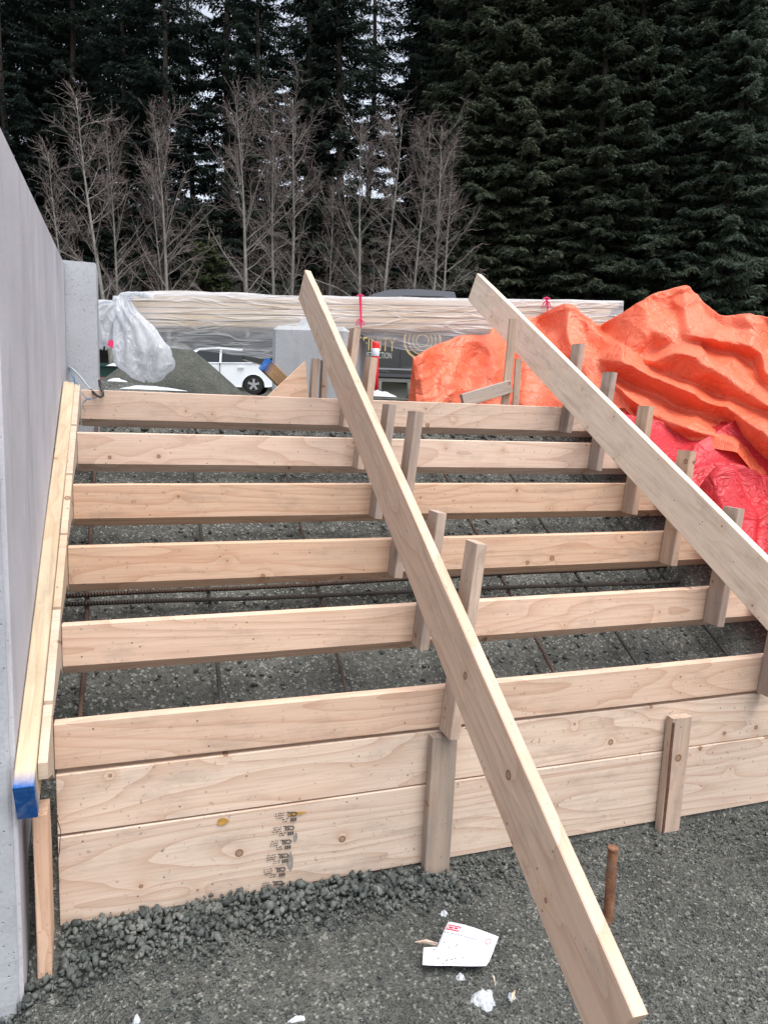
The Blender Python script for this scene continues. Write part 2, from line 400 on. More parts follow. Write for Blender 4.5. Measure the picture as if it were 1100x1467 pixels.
def leaf_mat(name, a, b, rough=.8):
    n = NT(name); co = n.worldco(); ns = n.noise(co, 1.1, 3); info = n.n('ShaderNodeObjectInfo')
    f = n.math('ADD', ns, n.math('MULTIPLY_ADD', info.outputs['Random'], .3, -.15))
    c = n.mix(n.ramp(f, [(.32, 0), (.68, 1)]), a, b)
    tl = n.n('ShaderNodeBsdfTranslucent'); n.set(tl.inputs['Color'], c); mx = n.n('ShaderNodeMixShader'); mx.inputs[0].default_value = .35
    n.t.links.new(n.bsdf(c, rough, None, .15), mx.inputs[1]); n.t.links.new(tl.outputs[0], mx.inputs[2])
    return n.done(mx.outputs[0])
M_ndark = leaf_mat('needles_dark', (.013, .022, .018), (.030, .044, .034))
M_nblue = leaf_mat('needles_blue_green', (.040, .058, .044), (.082, .106, .078))
M_nmid = leaf_mat('needles_mid_green', (.044, .057, .038), (.088, .104, .066))
M_nyoung = leaf_mat('needles_young', (.030, .043, .018), (.055, .07, .03))
M_bark = simple('conifer_bark', (.075, .060, .050), .9, .35, 6, .5, bdist=.02)
M_alder = simple('alder_bark', (.20, .19, .17), .85, .35, 7, .3, bdist=.01)
M_twig = simple('alder_twigs', (.13, .105, .098), .85, .2, 3, .1)
M_floor = soil('forest_floor', (.035, .035, .024), (.07, .065, .045), .3)

def plain(name, col, rough=.5, spec=.5, metal=0, coat=0):
    n = NT(name); return n.done(n.bsdf(col, rough, None, spec, metal, Coat_Weight=coat))

# ------------------------------------------------------------------ the ground: one sheet
RISE, RUN = .1905, .3372
def ground_z(x, y):
    x = np.asarray(x, float); y = np.asarray(y, float)
    d = (x-CAM[0])*fh[0]+(y-CAM[1])*fh[1]
    low = -.648+.030*fbm(x*1.7, y*1.7, 3)+.014*fbm(x*7, y*7, 5, 4)
    low = low+.022*sstep(-.28, -.06, y)*sstep(1.6, .6, x)           # gravel ridge along the form
    low = low-.075*sstep(.22, .02, x)*sstep(-.02, -.10, y)-.06*sstep(-.06, -.12, x)
    low = low-.02*sstep(-.2, -.9, y)
    ins = np.minimum(.565*y-.42, .80)+.045*fbm(x*3, y*3, 9)+.02*fbm(x*14, y*14, 10, 3)
    ins = np.maximum(ins, -.46)
    upg = .86+.018*np.maximum(d-4.5, 0)+.05*fbm(x*.9, y*.9, 13)+.02*fbm(x*6, y*6, 15)
    upg = np.where(d > 15, upg-.018*np.maximum(d-15, 0)*.8, upg)
    upg = upg+np.where(d > 27, .10*(d-27), 0)*sstep(27, 32, d)
    upg = upg+.42*np.maximum(d-52, 0)
    upg = np.minimum(upg, 26+0*d)
    bank = np.clip(np.minimum(.565*y-.20+.45*(x-2.95), .86), -.64, .9)+.03*fbm(x*3, y*3, 19)
    z = np.where(y < .015, low, ins)
    z = np.where((y >= .015) & (x > 2.80), np.maximum(bank, low), z)
    t = sstep(2.1, 2.6, y)
    z = z*(1-t)+upg*t
    return z
def axis(a, b, st, lo, hi, gr=1.22):
    xs = list(np.arange(a, b+1e-6, st)); s = st; x = xs[0]; L = []
    while x > lo: s *= gr; x -= s; L.append(x)
    s = st; x = xs[-1]; R_ = []
    while x < hi: s *= gr; x += s; R_.append(x)
    return np.array(L[::-1]+xs+R_)
gx = axis(-.5, 3.3, .022, -400, 400); gy = np.sort(np.concatenate([axis(-1.3, 2.7, .022, -400, 400), [.008, .022]]))
GX, GY = np.meshgrid(gx, gy); GZ = ground_z(GX, GY)
ii = np.arange(len(gx)*len(gy)).reshape(len(gy), len(gx))
gf = np.stack([ii[:-1, :-1], ii[:-1, 1:], ii[1:, 1:], ii[1:, :-1]], -1).reshape(-1, 4)
ground = put('ground', mesh_np('ground', np.stack([GX, GY, GZ], -1).reshape(-1, 3), gf, True), M_ground)
ground['kind'] = 'structure'

# ------------------------------------------------------------------ lumber
_bseed = [0]
def board(name, parent, p0, p1, up, w, th, mat, bow=.0015, segs=10, bevel=0.0, cham=.003):
    """a sawn board from p0 to p1: width w along up, thickness th across; edges eased, faintly bowed"""
    _bseed[0] += 1; s = _bseed[0]
    p0 = np.asarray(p0, float); p1 = np.asarray(p1, float); L = np.linalg.norm(p1-p0)
    M = frame(p0, p1-p0, up); c = cham; a = th/2; b = w/2
    sec = [(-a+c, -b), (a-c, -b), (a, -b+c), (a, b-c), (a-c, b), (-a+c, b), (-a, b-c), (-a, -b+c)]
    if bevel: sec[0] = (-a+.001, -b); sec[1] = (a-.002, -b-bevel); sec[2] = (a, -b-bevel+.003); sec[7] = (-a, -b+.001)
    v = []; f = []; n = 8
    for i in range(segs+1):
        t = i/segs; x = L*t
        oy = bow*math.sin(s*1.7+t*4.2)+bow*.4*math.sin(s+t*13); oz = bow*.8*math.sin(s*2.9+t*3.4)
        k = .985 if i in (0, segs) else 1.0
        v += [(x, y*k+oy, z*k+oz) for y, z in sec]
    for i in range(segs):
        for k in range(n): f.append((i*n+k, i*n+(k+1) % n, (i+1)*n+(k+1) % n, (i+1)*n+k))
    f += [tuple(range(n-1, -1, -1)), tuple(segs*n+k for k in range(n))]
    f = [q[::-1] for q in f]
    return put(name, mesh_np(name, v, f), mat, parent, M)

form = thing('stair_formwork', 'wooden stair formwork of horizontal riser boards braced beside the concrete wall', 'formwork', (1.3, .0, -.65))
RW, RT = .14, .038
for i in range(6):
    zt = i*RISE; y = i*RUN+RT/2
    board('riser_board', form, (0.002, y, zt-RW/2), (2.98, y, zt-RW/2), (0, 0, 1), RW, RT, M_riser, .0018, 14, bevel=.036 if i else 0)
board('form_board', form, (.004, RT/2+.004, -.155-.0935), (3.15, RT/2+.004, -.155-.0925), (0, 0, 1), .187, .038, M_front, .0015, 14)
fb = board('form_board', form, (.004, RT/2+.002, -.3445-.143), (3.15, RT/2+.002, -.3445-.143), (0, 0, 1), .286, .038, M_front, .001, 14)
# front stakes
for (q0, q1, th_, w_, m_) in [((1.188, -.0215, -.662), (1.196, -.0215, -.158), .038, .092, M_old2),
                              ((2.158, -.0215, -.70), (2.165, -.0215, -.196), .038, .089, M_cleat)]:
    board('stake', form, q0, q1, (1, 0, 0), w_, th_, m_, .001, 4)
board('stake', form, (-.031, -.055, -.77), (-.030, -.055, -.215), (0, 1, 0), .089, .038, M_riser, .001, 4)

def strongback(x0, z0, kx, kz, roll, w, ya, yb, mat, th=.038):
    d = unit((kx, 1, kz)); side = unit(np.cross(d, (0, 0, 1))); u = np.cross(side, d)
    u2 = math.cos(roll)*u+math.sin(roll)*side; s2 = math.cos(roll)*side-math.sin(roll)*u
    mid = lambda Y: V(x0, 0, z0)+d*(Y/d[1])-u2*w/2+s2*th/2
    o = board('brace_board', form, mid(ya), mid(yb), u2, w, th, mat, .002, 16)
    return o, d, u2, s2
SBC = strongback(1.153, .407, .022, .572, .10, .184, -1.125, 2.255, M_sbc)
SBR = strongback(2.537, .378, .024, .528, .10, .205, -1.10, 2.87, M_sbr)
tag(SBC[0], 'pinkish sloping brace board whose lower end reaches out over the gravel')
tag(SBR[0], 'pale cream sloping brace board beside the tarpaulins')

# cleats nailed between the risers and the braces (lean with the braces)
def cleats(sb, bot, tops, mats):
    for i in range(6):
        yb = i*RUN-.0465; z0 = i*RISE-.146; zt = tops[i][1]
        xb = bot[i]; lean = .095
        p0 = V(xb+.0195, yb, z0); p1 = V(xb+.0195+lean*(zt-z0), yb, zt)
        board('cleat', sb, p0, p1, (0, 1, 0), .089, .037, mats[i], .0008, 4)
cleats(SBC[0], [1.186, 1.2055, 1.220, 1.240, 1.256, 1.272], [(0, .500), (0, .550), (0, .905), (0, .930), (0, 1.15), (0, 1.315)], [M_cleat, M_cleat, M_old, M_old, M_cleat, M_cleat])
cleats(SBR[0], [2.545, 2.562, 2.582, 2.600, 2.609, 2.622], [(0, .45), (0, .55), (0, .768), (0, .968), (0, 1.145), (0, 1.317)], [M_old, M_old, M_cleat, M_cleat, M_old, M_old])

# stringer along the wall with its own cleats
st0, st1 = V(-.0495, -.205, -.118), V(-.0495, 1.712, .925)
stringer = board('stringer_board', form, st0, st1, (0, 0, 1), .14, .050, M_string, .0015, 14)
tag(stringer, 'sloping stringer board with its cut end painted blue, against the concrete wall')
for i in range(6):
    yb = i*RUN+.012; zc = lambda Y: -.118+(Y+.205)*.544+.066
    z0 = i*RISE-.14
    ya_ = yb-(.325 if i else .17)
    poly = [(ya_, zc(ya_)-.055), (yb-.06, z0+.015), (yb, z0-.030), (yb, zc(yb)-.01), (ya_, zc(ya_)-.01)]
    v = [(-.0240, y_, z_) for y_, z_ in poly]+[(-.0005, y_, z_) for y_, z_ in poly]
    MB().add(v, [(0, 1, 2, 3, 4), (9, 8, 7, 6, 5)]+[(k, k+5, (k+1) % 5+5, (k+1) % 5) for k in range(5)]).build('cleat', M_string2, stringer)

# offcuts standing behind the top riser
Yk = 1.80
a = at(372, 578, Y=Yk); b = at(437, 517, Y=Yk); c = at(441, 582, Y=Yk)
o = MB().prism([(a[0], a[2]), (b[0], b[2]), (c[0], c[2])], -.019, .019)
tri = o.build('gusset_board', M_riser, form, T((0, Yk, 0)))
for (x0, x1, t0, t1, Y_, m_) in [(447, 452, 570, 514, Yk+.03, M_cleat), (462, 465, 572, 516, Yk+.05, M_old)]:
    board('stake', form, at(x0, t0+22, Y=Y_), at(x1, t1, Y=Y_), (0, 1, 0), .06, .036, m_, .0008, 3)
board('stake', form, at(722, 592, Y=1.80), at(735, 457, Y=1.80), (.35, 1, 0), .038, .045, M_cleat, .001, 4)
board('stake', form, at(737, 592, Y=1.86), at(743, 514, Y=1.86), (.35, 1, 0), .03, .038, M_cleat, .001, 4)
M_peel = wood('peeling_lumber', (.42, .37, .31), (.24, .19, .15), .5, .9, grey=.9, streak=.8)
oc = board('wood_offcut', None, at(662, 574, Y=1.755), at(731, 553, Y=1.770), (0, 0, 1), .075, .034, M_peel, .001, 4)
tag(oc, 'short weathered grey offcut leaning on two stakes behind the top riser', 'offcut')
kk = board('wood_offcut', None, at(379, 521, Y=1.92), at(430, 572, Y=2.12), (.3, -.2, 1), .075, .042, M_kick, .0008, 4)
tag(kk, 'short board with a bright blue painted end in front of the concrete block', 'offcut')

# knife of lettering: grade stamp printed upside down along the lowest form board
M_ink = plain('stamp_ink', (.075, .070, .066), .9, .1)
def text_mesh(body, size, bold=0.0, extr=.0):
    cu = bpy.data.curves.new('txt', 'FONT'); cu.body = body; cu.size = size; cu.offset = bold; cu.extrude = extr; cu.align_x = 'CENTER'; cu.align_y = 'CENTER'; cu.shear = 0.0; cu.resolution_u = 2
    ob = bpy.data.objects.new('txt', cu); COL.objects.link(ob)
    dg = bpy.context.evaluated_depsgraph_get(); me = bpy.data.meshes.new_from_object(ob.evaluated_get(dg))
    bpy.data.objects.remove(ob); bpy.data.curves.remove(cu); return me
csl = text_mesh('CSL', .021, .0009); csl.materials.append(M_ink)
pa, pb = at(418, 1166, Y=0), at(397, 1268, Y=0)
for k in range(6):
    q = pa+(pb-pa)*k/5.15; q[1] = -.0022
    # upside down: local x points to -X, local y to -Z, local z to -Y
    M = Matrix(((-1, -.12, 0, q[0]), (0, 0, -1, q[1]), (0, -1, 0, q[2]), (0, 0, 0, 1)))
    put('stamp_print', csl, None, fb, M)
    mb = MB()
    for r_ in range(5):
        for j in range(4 if r_ < 3 else 3):
            x = q[0]-.030-.007*j+rng.normal(0, .0015)-(.0 if r_ < 3 else -.012); z = q[2]+.006-.0075*r_
            mb.box((x, q[1]-.0004, z), (x+.0035+rng.random()*.002, q[1], z+.0018+rng.random()*.002))
    for j in range(3): mb.box((q[0]-.004+.007*j, q[1]-.0004, q[2]-.026), (q[0]+.001+.007*j, q[1], q[2]-.014))
    mb.build('stamp_print', M_ink, fb)
M_resin = simple('resin', (.42, .24, .06), .4, .3, 60); M_bark2 = simple('bark_edge', (.10, .045, .028), .8, .4, 50, .6); M_smear = simple('ink_smear', (.24, .22, .20), .9, .3, 80)
def blot(cx, cy, rx, rz, mat, name, seed):
    c_ = at(cx, cy, Y=0); v = []
    for i in range(22):
        w = 2*math.pi*i/22; k = 1+.9*float(fbm(np.array(math.cos(w)*1.4+seed), np.array(math.sin(w)*1.4), 5, 3))
        v.append((c_[0]+rx*k*math.cos(w), -.0018, c_[2]+rz*k*math.sin(w)))
    MB().add(v, [tuple(range(22))]).build(name, mat, fb)
blot(319, 1177, .020, .012, M_resin, 'resin_stain', 1); blot(425, 1166, .032, .006, M_resin, 'resin_stain', 2)
blot(423, 1200, .006, .016, M_smear, 'ink_smear', 3); blot(416, 1235, .008, .030, M_smear, 'ink_smear', 4)
board('bark_edge', form, (2.121, -.0402, -.69), (2.127, -.0402, -.21), (1, 0, 0), .012, .004, M_bark2, .002, 8, cham=.001)

# ------------------------------------------------------------------ concrete wall on the left
wall = thing('concrete_wall', 'tall grey cast concrete wall along the side of the stair form', 'wall', (-.17, .9, -.85))
WX = -.078
seams = [-.150, .86, 1.30, 1.66, 1.995]
seams = [-.150]+[float(at(x_, y_, X=WX)[1]) for x_, y_ in ((82, 520), (104, 470))]+[1.96]
for k in range(3):
    y0, y1 = seams[k]+(.003 if k else 0), seams[k+1]-.003
    n = 12; e = .004
    poly = [(-.30, y0+(.03 if k == 0 else 0)), (WX-e, y0), (WX, y0+e), (WX, y1-e), (WX-e, y1), (-.30, y1)]
    mb = MB(); zt = 1.578; zb = -1.0
    v = [(x, y, zb) for x, y in poly]+[(x, y, zt-.008 if x > -.29 else zt) for x, y in poly]; m = len(poly)
    mb.add(v, [tuple(range(m-1, -1, -1)), tuple(range(m, 2*m))]+[(i, (i+1) % m, (i+1) % m+m, i+m) for i in range(m)])
    mb.build('wall_panel', M_wall, wall)
# rough end strip where the form came away
mb = MB(); zz = np.linspace(-.98, 1.56, 60); vv = []; ff = []
for i, z in enumerate(zz):
    j = .0015*rng.normal()
    vv += [(-.34, -.157-.010, z), (-.16+j*1.2, -.1575-.003*rng.random(), z), (WX-.020+j, -.156-.0015*rng.random(), z), (WX-.012+j*.6, -.1515, z)]
for i in range(len(zz)-1):
    for k in range(3): ff.append((i*4+k, i*4+k+1, i*4+k+5, i*4+k+4))
mb.add(vv, ff).build('wall_end', M_wallend, wall)
pt = at(138, 378, Y=2.0)
mb = MB(); mb.prism([(-.30, -.9), (pt[0], -.9), (pt[0], pt[2]-.006), (pt[0]-.006, pt[2]), (-.30, pt[2])], 1.9635, 2.23)
mb.build('wall_return', M_wallend, wall)
for x_, y_, h_ in ((97, 515, .05), (78, 650, .05)):
    q = at(x_, y_, X=WX+.001)
    MB().box((WX-.004, q[1]-.011, q[2]-h_/2), (WX+.0015, q[1]+.011, q[2]+h_/2)).build('tie_slot', M_seam, wall)

# ------------------------------------------------------------------ rebar mat in the form
mat_ = thing('rebar_mat', 'rusty ribbed reinforcing bars laid in a grid under the riser boards', 'rebar', (1.4, .8, -.1))
def bar(p0, p1, r=.0075):
    L = np.linalg.norm(np.asarray(p1)-np.asarray(p0)); mb = MB()
    n = max(3, int(L/.3)); mb.tube([(L*i/n, .004*math.sin(i*2.2), .003*math.sin(i*1.3+1)) for i in range(n+1)], r, 8)
    return mb.build('bar', M_rebar, mat_, frame(p0, np.asarray(p1)-np.asarray(p0), (0, 0, 1)), True)
hb = .335
for X_ in (.05, .51, .968, 1.42, 1.85, 2.258, 2.745):
    bar((X_, .06, .565*.06-hb), (X_+.01, 2.0, .565*2.0-hb), .0085 if X_ < .1 else .0075)
for Y_, k_ in ((.795, -.012), (.835, .01), (1.23, .004), (1.66, -.02)):
    z_ = .565*Y_-hb+.016
    bar((-.02, Y_, z_+.004), (2.95, Y_+k_*2.9, z_+.565*k_*2.9), .009)

# ------------------------------------------------------------------ tarpaulins: cloth settled over a heap
def drape(X0, X1, Y0, Y1, st, ox, oy, support, keep, steps=110, iters=7, seed=1, lift=.03, minb=.72, g=.0022):
    """a sheet larger than its footprint (ox, oy) settles over the support and buckles into folds"""
    nx = int((X1-X0)/st)+1; ny = int((Y1-Y0)/st)+1
    xs = np.linspace(X0, X1, nx); ys = np.linspace(Y0, Y1, ny); X, Y = np.meshgrid(xs, ys)
    act = keep(X, Y)
    inner = act.copy(); inner[1:] &= act[:-1]; inner[:-1] &= act[1:]; inner[:, 1:] &= act[:, :-1]; inner[:, :-1] &= act[:, 1:]
    inner[0] = inner[-1] = False; inner[:, 0] = inner[:, -1] = False
    P = np.stack([X, Y, support(X, Y)+.015], -1)
    W_ = inner.astype(float); M_ = act.astype(float)
    P[..., 2] += W_*lift*(.6+1.6*fbm(X*3.2+.9*Y, Y*1.1, seed+40, 3)+.8*fbm(X*7, Y*4, seed+41, 2))
    def sl(dx, dy):
        ya, yb_ = slice(0, ny-dy), slice(dy, ny)
        if dx >= 0: xa, xb = slice(0, nx-dx), slice(dx, nx)
        else: xa, xb = slice(-dx, nx), slice(0, nx+dx)
        return (ya, xa), (yb_, xb)
    base = np.stack([X*ox, Y*oy, support(X, Y)], -1)
    cons = []
    for (dx, dy, k, mode) in ((1, 0, .9, 0), (0, 1, .9, 0), (1, 1, .35, 0), (-1, 1, .35, 0), (4, 0, .5, 1), (0, 4, .5, 1), (8, 0, .3, 2), (0, 8, .3, 2)):
        A, B = sl(dx, dy); rl = np.sqrt(((base[B]-base[A])**2).sum(-1))
        wa, wb = W_[A], W_[B]; ws = wa+wb; ok_ = (M_[A]*M_[B])*(ws > 0)
        if mode: rl = rl*(minb if mode == 1 else minb*.72)
        cons.append((A, B, rl, k, mode, (wa/np.maximum(ws, 1))*ok_, (wb/np.maximum(ws, 1))*ok_))
    Q = P.copy()
    for s in range(steps):
        vel = (P-Q)*.90; Q = P.copy(); P = P+vel*W_[..., None]; P[..., 2] -= g*W_
        for it in range(iters):
            for (A, B, rl, k, mode, wa, wb) in cons:
                d_ = P[B]-P[A]; L = np.sqrt((d_**2).sum(-1))+1e-9
                e = L-rl
                if mode: e = np.minimum(e, 0)
                c_ = d_*(e/L*k*.5)[..., None]
                P[A] += c_*wa[..., None]; P[B] -= c_*wb[..., None]
        h = support(P[..., 0], P[..., 1])+.012
        below = (P[..., 2] < h) & inner
        P[..., 2] = np.where(below, h, P[..., 2])
        fr = np.where(below, .35, 0)[..., None]
        P[..., :2] = P[..., :2]*(1-fr)+Q[..., :2]*fr
    idx = np.arange(nx*ny).reshape(ny, nx)
    okf = act[:-1, :-1] & act[:-1, 1:] & act[1:, 1:] & act[1:, :-1]
    F = np.stack([idx[:-1, :-1], idx[:-1, 1:], idx[1:, 1:], idx[1:, :-1]], -1)[okf]
    used = np.unique(F); rm = np.full(nx*ny, -1); rm[used] = np.arange(len(used))
    return P.reshape(-1, 3)[used], rm[F]

def table(fn, x0, x1, y0, y1, st=.015):
    nx = int((x1-x0)/st)+2; ny = int((y1-y0)/st)+2; X, Y = np.meshgrid(x0+st*np.arange(nx), y0+st*np.arange(ny)); Z = fn(X, Y)
    def f(x, y):
        u = np.clip((x-x0)/st, 0, nx-1.001); v = np.clip((y-y0)/st, 0, ny-1.001); i = u.astype(int); j = v.astype(int); a = u-i; b = v-j
        return (Z[j, i]*(1-a)+Z[j, i+1]*a)*(1-b)+(Z[j+1, i]*(1-a)+Z[j+1, i+1]*a)*b
    return f
# the big orange sheet: its hem, crests and hollows as measured points, folded panels between them
from mathutils.geometry import delaunay_2d_cdt
SC = 1.982
def zp(zx, zy): return 545+zx/SC, 373+zy/SC
ANCH = np.array([(868, 65, 5.0), (530, 120, 5.35), (92, 275, 4.90), (103, 420, 4.85), (230, 210, 5.30), (350, 170, 5.60), (440, 158, 5.60), (400, 300, 5.30), (620, 190, 5.25), (330, 430, 5.05), (450, 430, 4.98), (560, 300, 5.0), (560, 440, 4.72), (640, 400, 4.62), (740, 440, 4.38), (900, 520, 4.10), (1060, 600, 3.78), (1180, 760, 3.40), (1100, 158, 4.62), (1190, 200, 4.50), (1180, 480, 3.75), (900, 330, 4.40), (700, 280, 4.66)])
def dbase(zx, zy):
    w = 1/(((ANCH[:, 0]-zx)**2+(ANCH[:, 1]-zy)**2)+900.0)**1.5; return float((w*ANCH[:, 2]).sum()/w.sum())
TOPL = [(92, 275), (130, 250), (180, 228), (232, 208), (308, 206), (314, 188), (350, 168), (400, 150), (440, 158), (480, 136), (520, 119), (545, 118), (575, 142), (600, 164), (622, 180), (660, 158), (700, 135), (745, 105), (790, 82), (830, 72), (866, 65), (900, 92), (935, 125), (968, 153), (1018, 146), (1060, 148), (1100, 157), (1200, 175)]
BOTL = [(1205, 780), (1150, 745), (1105, 705), (1080, 655), (1062, 604), (1010, 548), (900, 528), (792, 516), (740, 470), (690, 420), (640, 420), (560, 432), (510, 436), (420, 436), (330, 432), (230, 428), (160, 424), (103, 420), (98, 350)]
#            depth offset (minus = stands proud), points
FOLDS = [(-.10, [(300, 232), (322, 285), (322, 330), (300, 372)]), (.07, [(285, 262), (258, 292), (244, 330), (250, 368)]), (-.08, [(236, 232), (222, 285), (196, 345), (200, 395)]), (.05, [(150, 262), (150, 330), (160, 400)]), (-.05, [(118, 275), (116, 340), (126, 405)]),
         (.08, [(352, 205), (362, 290), (352, 400)]), (-.05, [(398, 190), (412, 290), (400, 400)]), (.07, [(450, 182), (472, 250), (470, 330), (455, 410)]),
         (-.10, [(532, 140), (528, 200), (548, 262), (580, 330), (585, 395)]), (.08, [(505, 200), (515, 290), (520, 390)]), (.07, [(566, 175), (585, 240), (612, 262)]),
         (-.08, [(600, 190), (640, 225), (690, 246)]), (.10, [(636, 205), (700, 252), (735, 274), (782, 258), (828, 240)]),
         (-.09, [(700, 160), (760, 190), (800, 214)]), (.06, [(820, 110), (830, 150), (846, 210)]), (-.10, [(864, 92), (862, 140), (866, 186)]),
         (-.11, [(884, 212), (945, 226), (1008, 236)]), (.12, [(868, 234), (940, 252), (1000, 268), (1052, 296), (1082, 350), (1110, 385)]), (.05, [(915, 150), (950, 185), (1000, 196)]),
         (-.10, [(1040, 168), (1075, 205), (1082, 260), (1092, 320), (1140, 372)]), (.07, [(1100, 190), (1120, 260), (1160, 320)]),
         (-.10, [(770, 290), (830, 262), (890, 272), (960, 318), (1030, 368), (1095, 410), (1180, 440)]), (.05, [(850, 285), (880, 330), (930, 350)]),
         (.09, [(752, 302), (815, 324), (880, 352), (950, 385), (1040, 408), (1110, 432), (1190, 465)]),
         (-.13, [(618, 280), (690, 290), (775, 330), (860, 368), (930, 400), (1002, 428), (1060, 470), (1120, 520), (1190, 570)]),
         (.14, [(650, 322), (735, 366), (830, 412), (915, 442), (985, 462), (1030, 512), (1090, 566), (1190, 650)]),
         (-.07, [(660, 350), (720, 400), (790, 446), (870, 478), (960, 500), (1015, 522)]), (.06, [(700, 405), (770, 480), (880, 506)]), (-.05, [(1080, 610), (1120, 660), (1180, 700)])]
loop_ = TOPL+BOTL; P2 = list(loop_); D2 = [dbase(*p_)-(.0) for p_ in loop_]
ed = []
for off_, pts in FOLDS:
    k0 = len(P2)
    for k, p_ in enumerate(pts):
        fade = .55 if k in (0, len(pts)-1) else 1.0
        P2.append(p_); D2.append(dbase(*p_)+off_*fade*.95)
    ed += [(k0+k, k0+k+1) for k in range(len(pts)-1)]
P2a = np.array(P2, float); D2a = np.array(D2)
res_ = delaunay_2d_cdt([Vector((x, -y)) for x, y in P2], ed, [list(range(len(loop_)-1, -1, -1))], 1, 1e-4)
nv_ = np.array([(v_.x, -v_.y) for v_ in res_[0]]); tris = np.array([f_ for f_ in res_[2] if len(f_) == 3])
dv = np.array([D2a[o_[0]] if len(o_) else D2a[np.argsort(((P2a-nv_[i])**2).sum(1))[:2]].mean() for i, o_ in enumerate(res_[3])])
pos = np.array([at(*zp(x, y), d=float(d_)) for (x, y), d_ in zip(nv_, dv)])
def tri_subdivide(v, f):
    e = np.sort(np.concatenate([f[:, [0, 1]], f[:, [1, 2]], f[:, [2, 0]]]), axis=1); u, inv = np.unique(e, axis=0, return_inverse=True)
    inv = inv.reshape(-1); m = (v[u[:, 0]]+v[u[:, 1]])/2; n = len(v); k = len(f); a, b, c = n+inv[:k], n+inv[k:2*k], n+inv[2*k:]
    return np.concatenate([v, m]), np.concatenate([np.stack(t_, 1) for t_ in ((f[:, 0], a, c), (a, f[:, 1], b), (c, b, f[:, 2]), (a, b, c))])
def laplace(v, f, n, lam=.5):
    e = np.concatenate([f[:, [0, 1]], f[:, [1, 2]], f[:, [2, 0]]]); es = np.sort(e, axis=1); u, cnt = np.unique(es, axis=0, return_counts=True)
    bnd = np.zeros(len(v), bool); bnd[u[cnt == 1].ravel()] = True
    for _ in range(n):
        s_ = np.zeros_like(v); c_ = np.zeros(len(v))
        for a, b in ((0, 1), (1, 0)): np.add.at(s_, u[:, a], v[u[:, b]]); np.add.at(c_, u[:, a], 1)
        nv = v+lam*(s_/c_[:, None]-v); v = np.where(bnd[:, None], v, nv)
    return v
# far side: the sheet falls away behind its skyline
nb_ = len(pos); top_idx = [int(np.argmin(((nv_-np.array(p_))**2).sum(1))) for p_ in TOPL]
back1 = pos[top_idx]+fh[None]*.30+V(0, 0, -.13); back2 = pos[top_idx]+fh[None]*.85; back2[:, 2] = .93
m_ = len(TOPL); allv = np.concatenate([pos, back1, back2]); bt = []
for k in range(m_-1):
    a, b = top_idx[k], top_idx[k+1]; c, d_ = nb_+k, nb_+k+1; e, g_ = nb_+m_+k, nb_+m_+k+1
    bt += [(a, b, d_), (a, d_, c), (c, d_, g_), (c, g_, e)]
tv, tf = allv, np.concatenate([tris, np.array(bt)])
for _ in range(2): tv, tf = tri_subdivide(tv, tf)
tv = laplace(tv, tf, 1, .45)
tv, tf = tri_subdivide(tv, tf); tv = laplace(tv, tf, 1)
tv, tf = tri_subdivide(tv, tf); tv = laplace(tv, tf, 1)
# small puckers and sags of the coated cloth
qx = (tv-CAM)@rgt; qz = tv[:, 2]; qd = (tv-CAM)@fh
rdg = lambda a_, b_, sd0: (1-np.abs(2*vnoise(a_, b_, sd0)-1))
ac = qx*.85+qz*.52; al = -qx*.52+qz*.85
wv_ = .12*fbm(ac*4, al*4+qd, 61, 3)
puck = .020*(rdg((ac+wv_)*4.2+qd*1.5, (al+wv_)*9, 62)**2-.3)+.013*(rdg((ac-wv_)*11, (al+wv_)*7+qd*3, 63)**3-.2)+.02*fbm(ac*5, al*5, 64, 3)
tv = tv-fh[None]*puck[:, None]+V(0, 0, 1)[None]*(puck*.35)[:, None]
tc = tv.mean(0); tc[2] = .9
tarp = put('tarpaulin', mesh_np('tarpaulin', tv-tc, tf, True), M_orange, None, T(tc))
tag(tarp, 'large crumpled orange tarpaulin heaped behind and beside the stair form', 'tarpaulin')
def heap_r(x, y):
    b = np.minimum(.565*y-.03+.55*(x-2.9), .86)
    p = at(1040, 664, X=2.95); dd = np.sqrt(((x-p[0])/1.0)**2+((y-p[1])/.8)**2)
    b = np.maximum(b, p[2]-.02-np.maximum(dd-.05, 0)*2.2)
    return b+.06*(1-np.abs(2*vnoise(x*3+y, y*4, 91)-1))**2+.03*fbm(x*9, y*9, 92, 2)
heap_r = table(heap_r, 2.6, 3.7, -.4, 2.3)
rv, rf = drape(2.80, 3.48, -.1, 2.0, .022, 1.10, 1.18, heap_r, lambda X, Y: (X > 2.82), 60, 6, 8)
rc = rv.mean(0); rc[2] = .3
rtarp = put('tarpaulin', mesh_np('tarpaulin', rv-rc, rf, True), M_red, None, T(rc))
tag(rtarp, 'crumpled deep red tarpaulin lying under the orange one next to the riser ends', 'tarpaulin')
for o in (rtarp,):
    md = o.modifiers.new('smooth', 'SUBSURF'); md.levels = 1; md.render_levels = 1

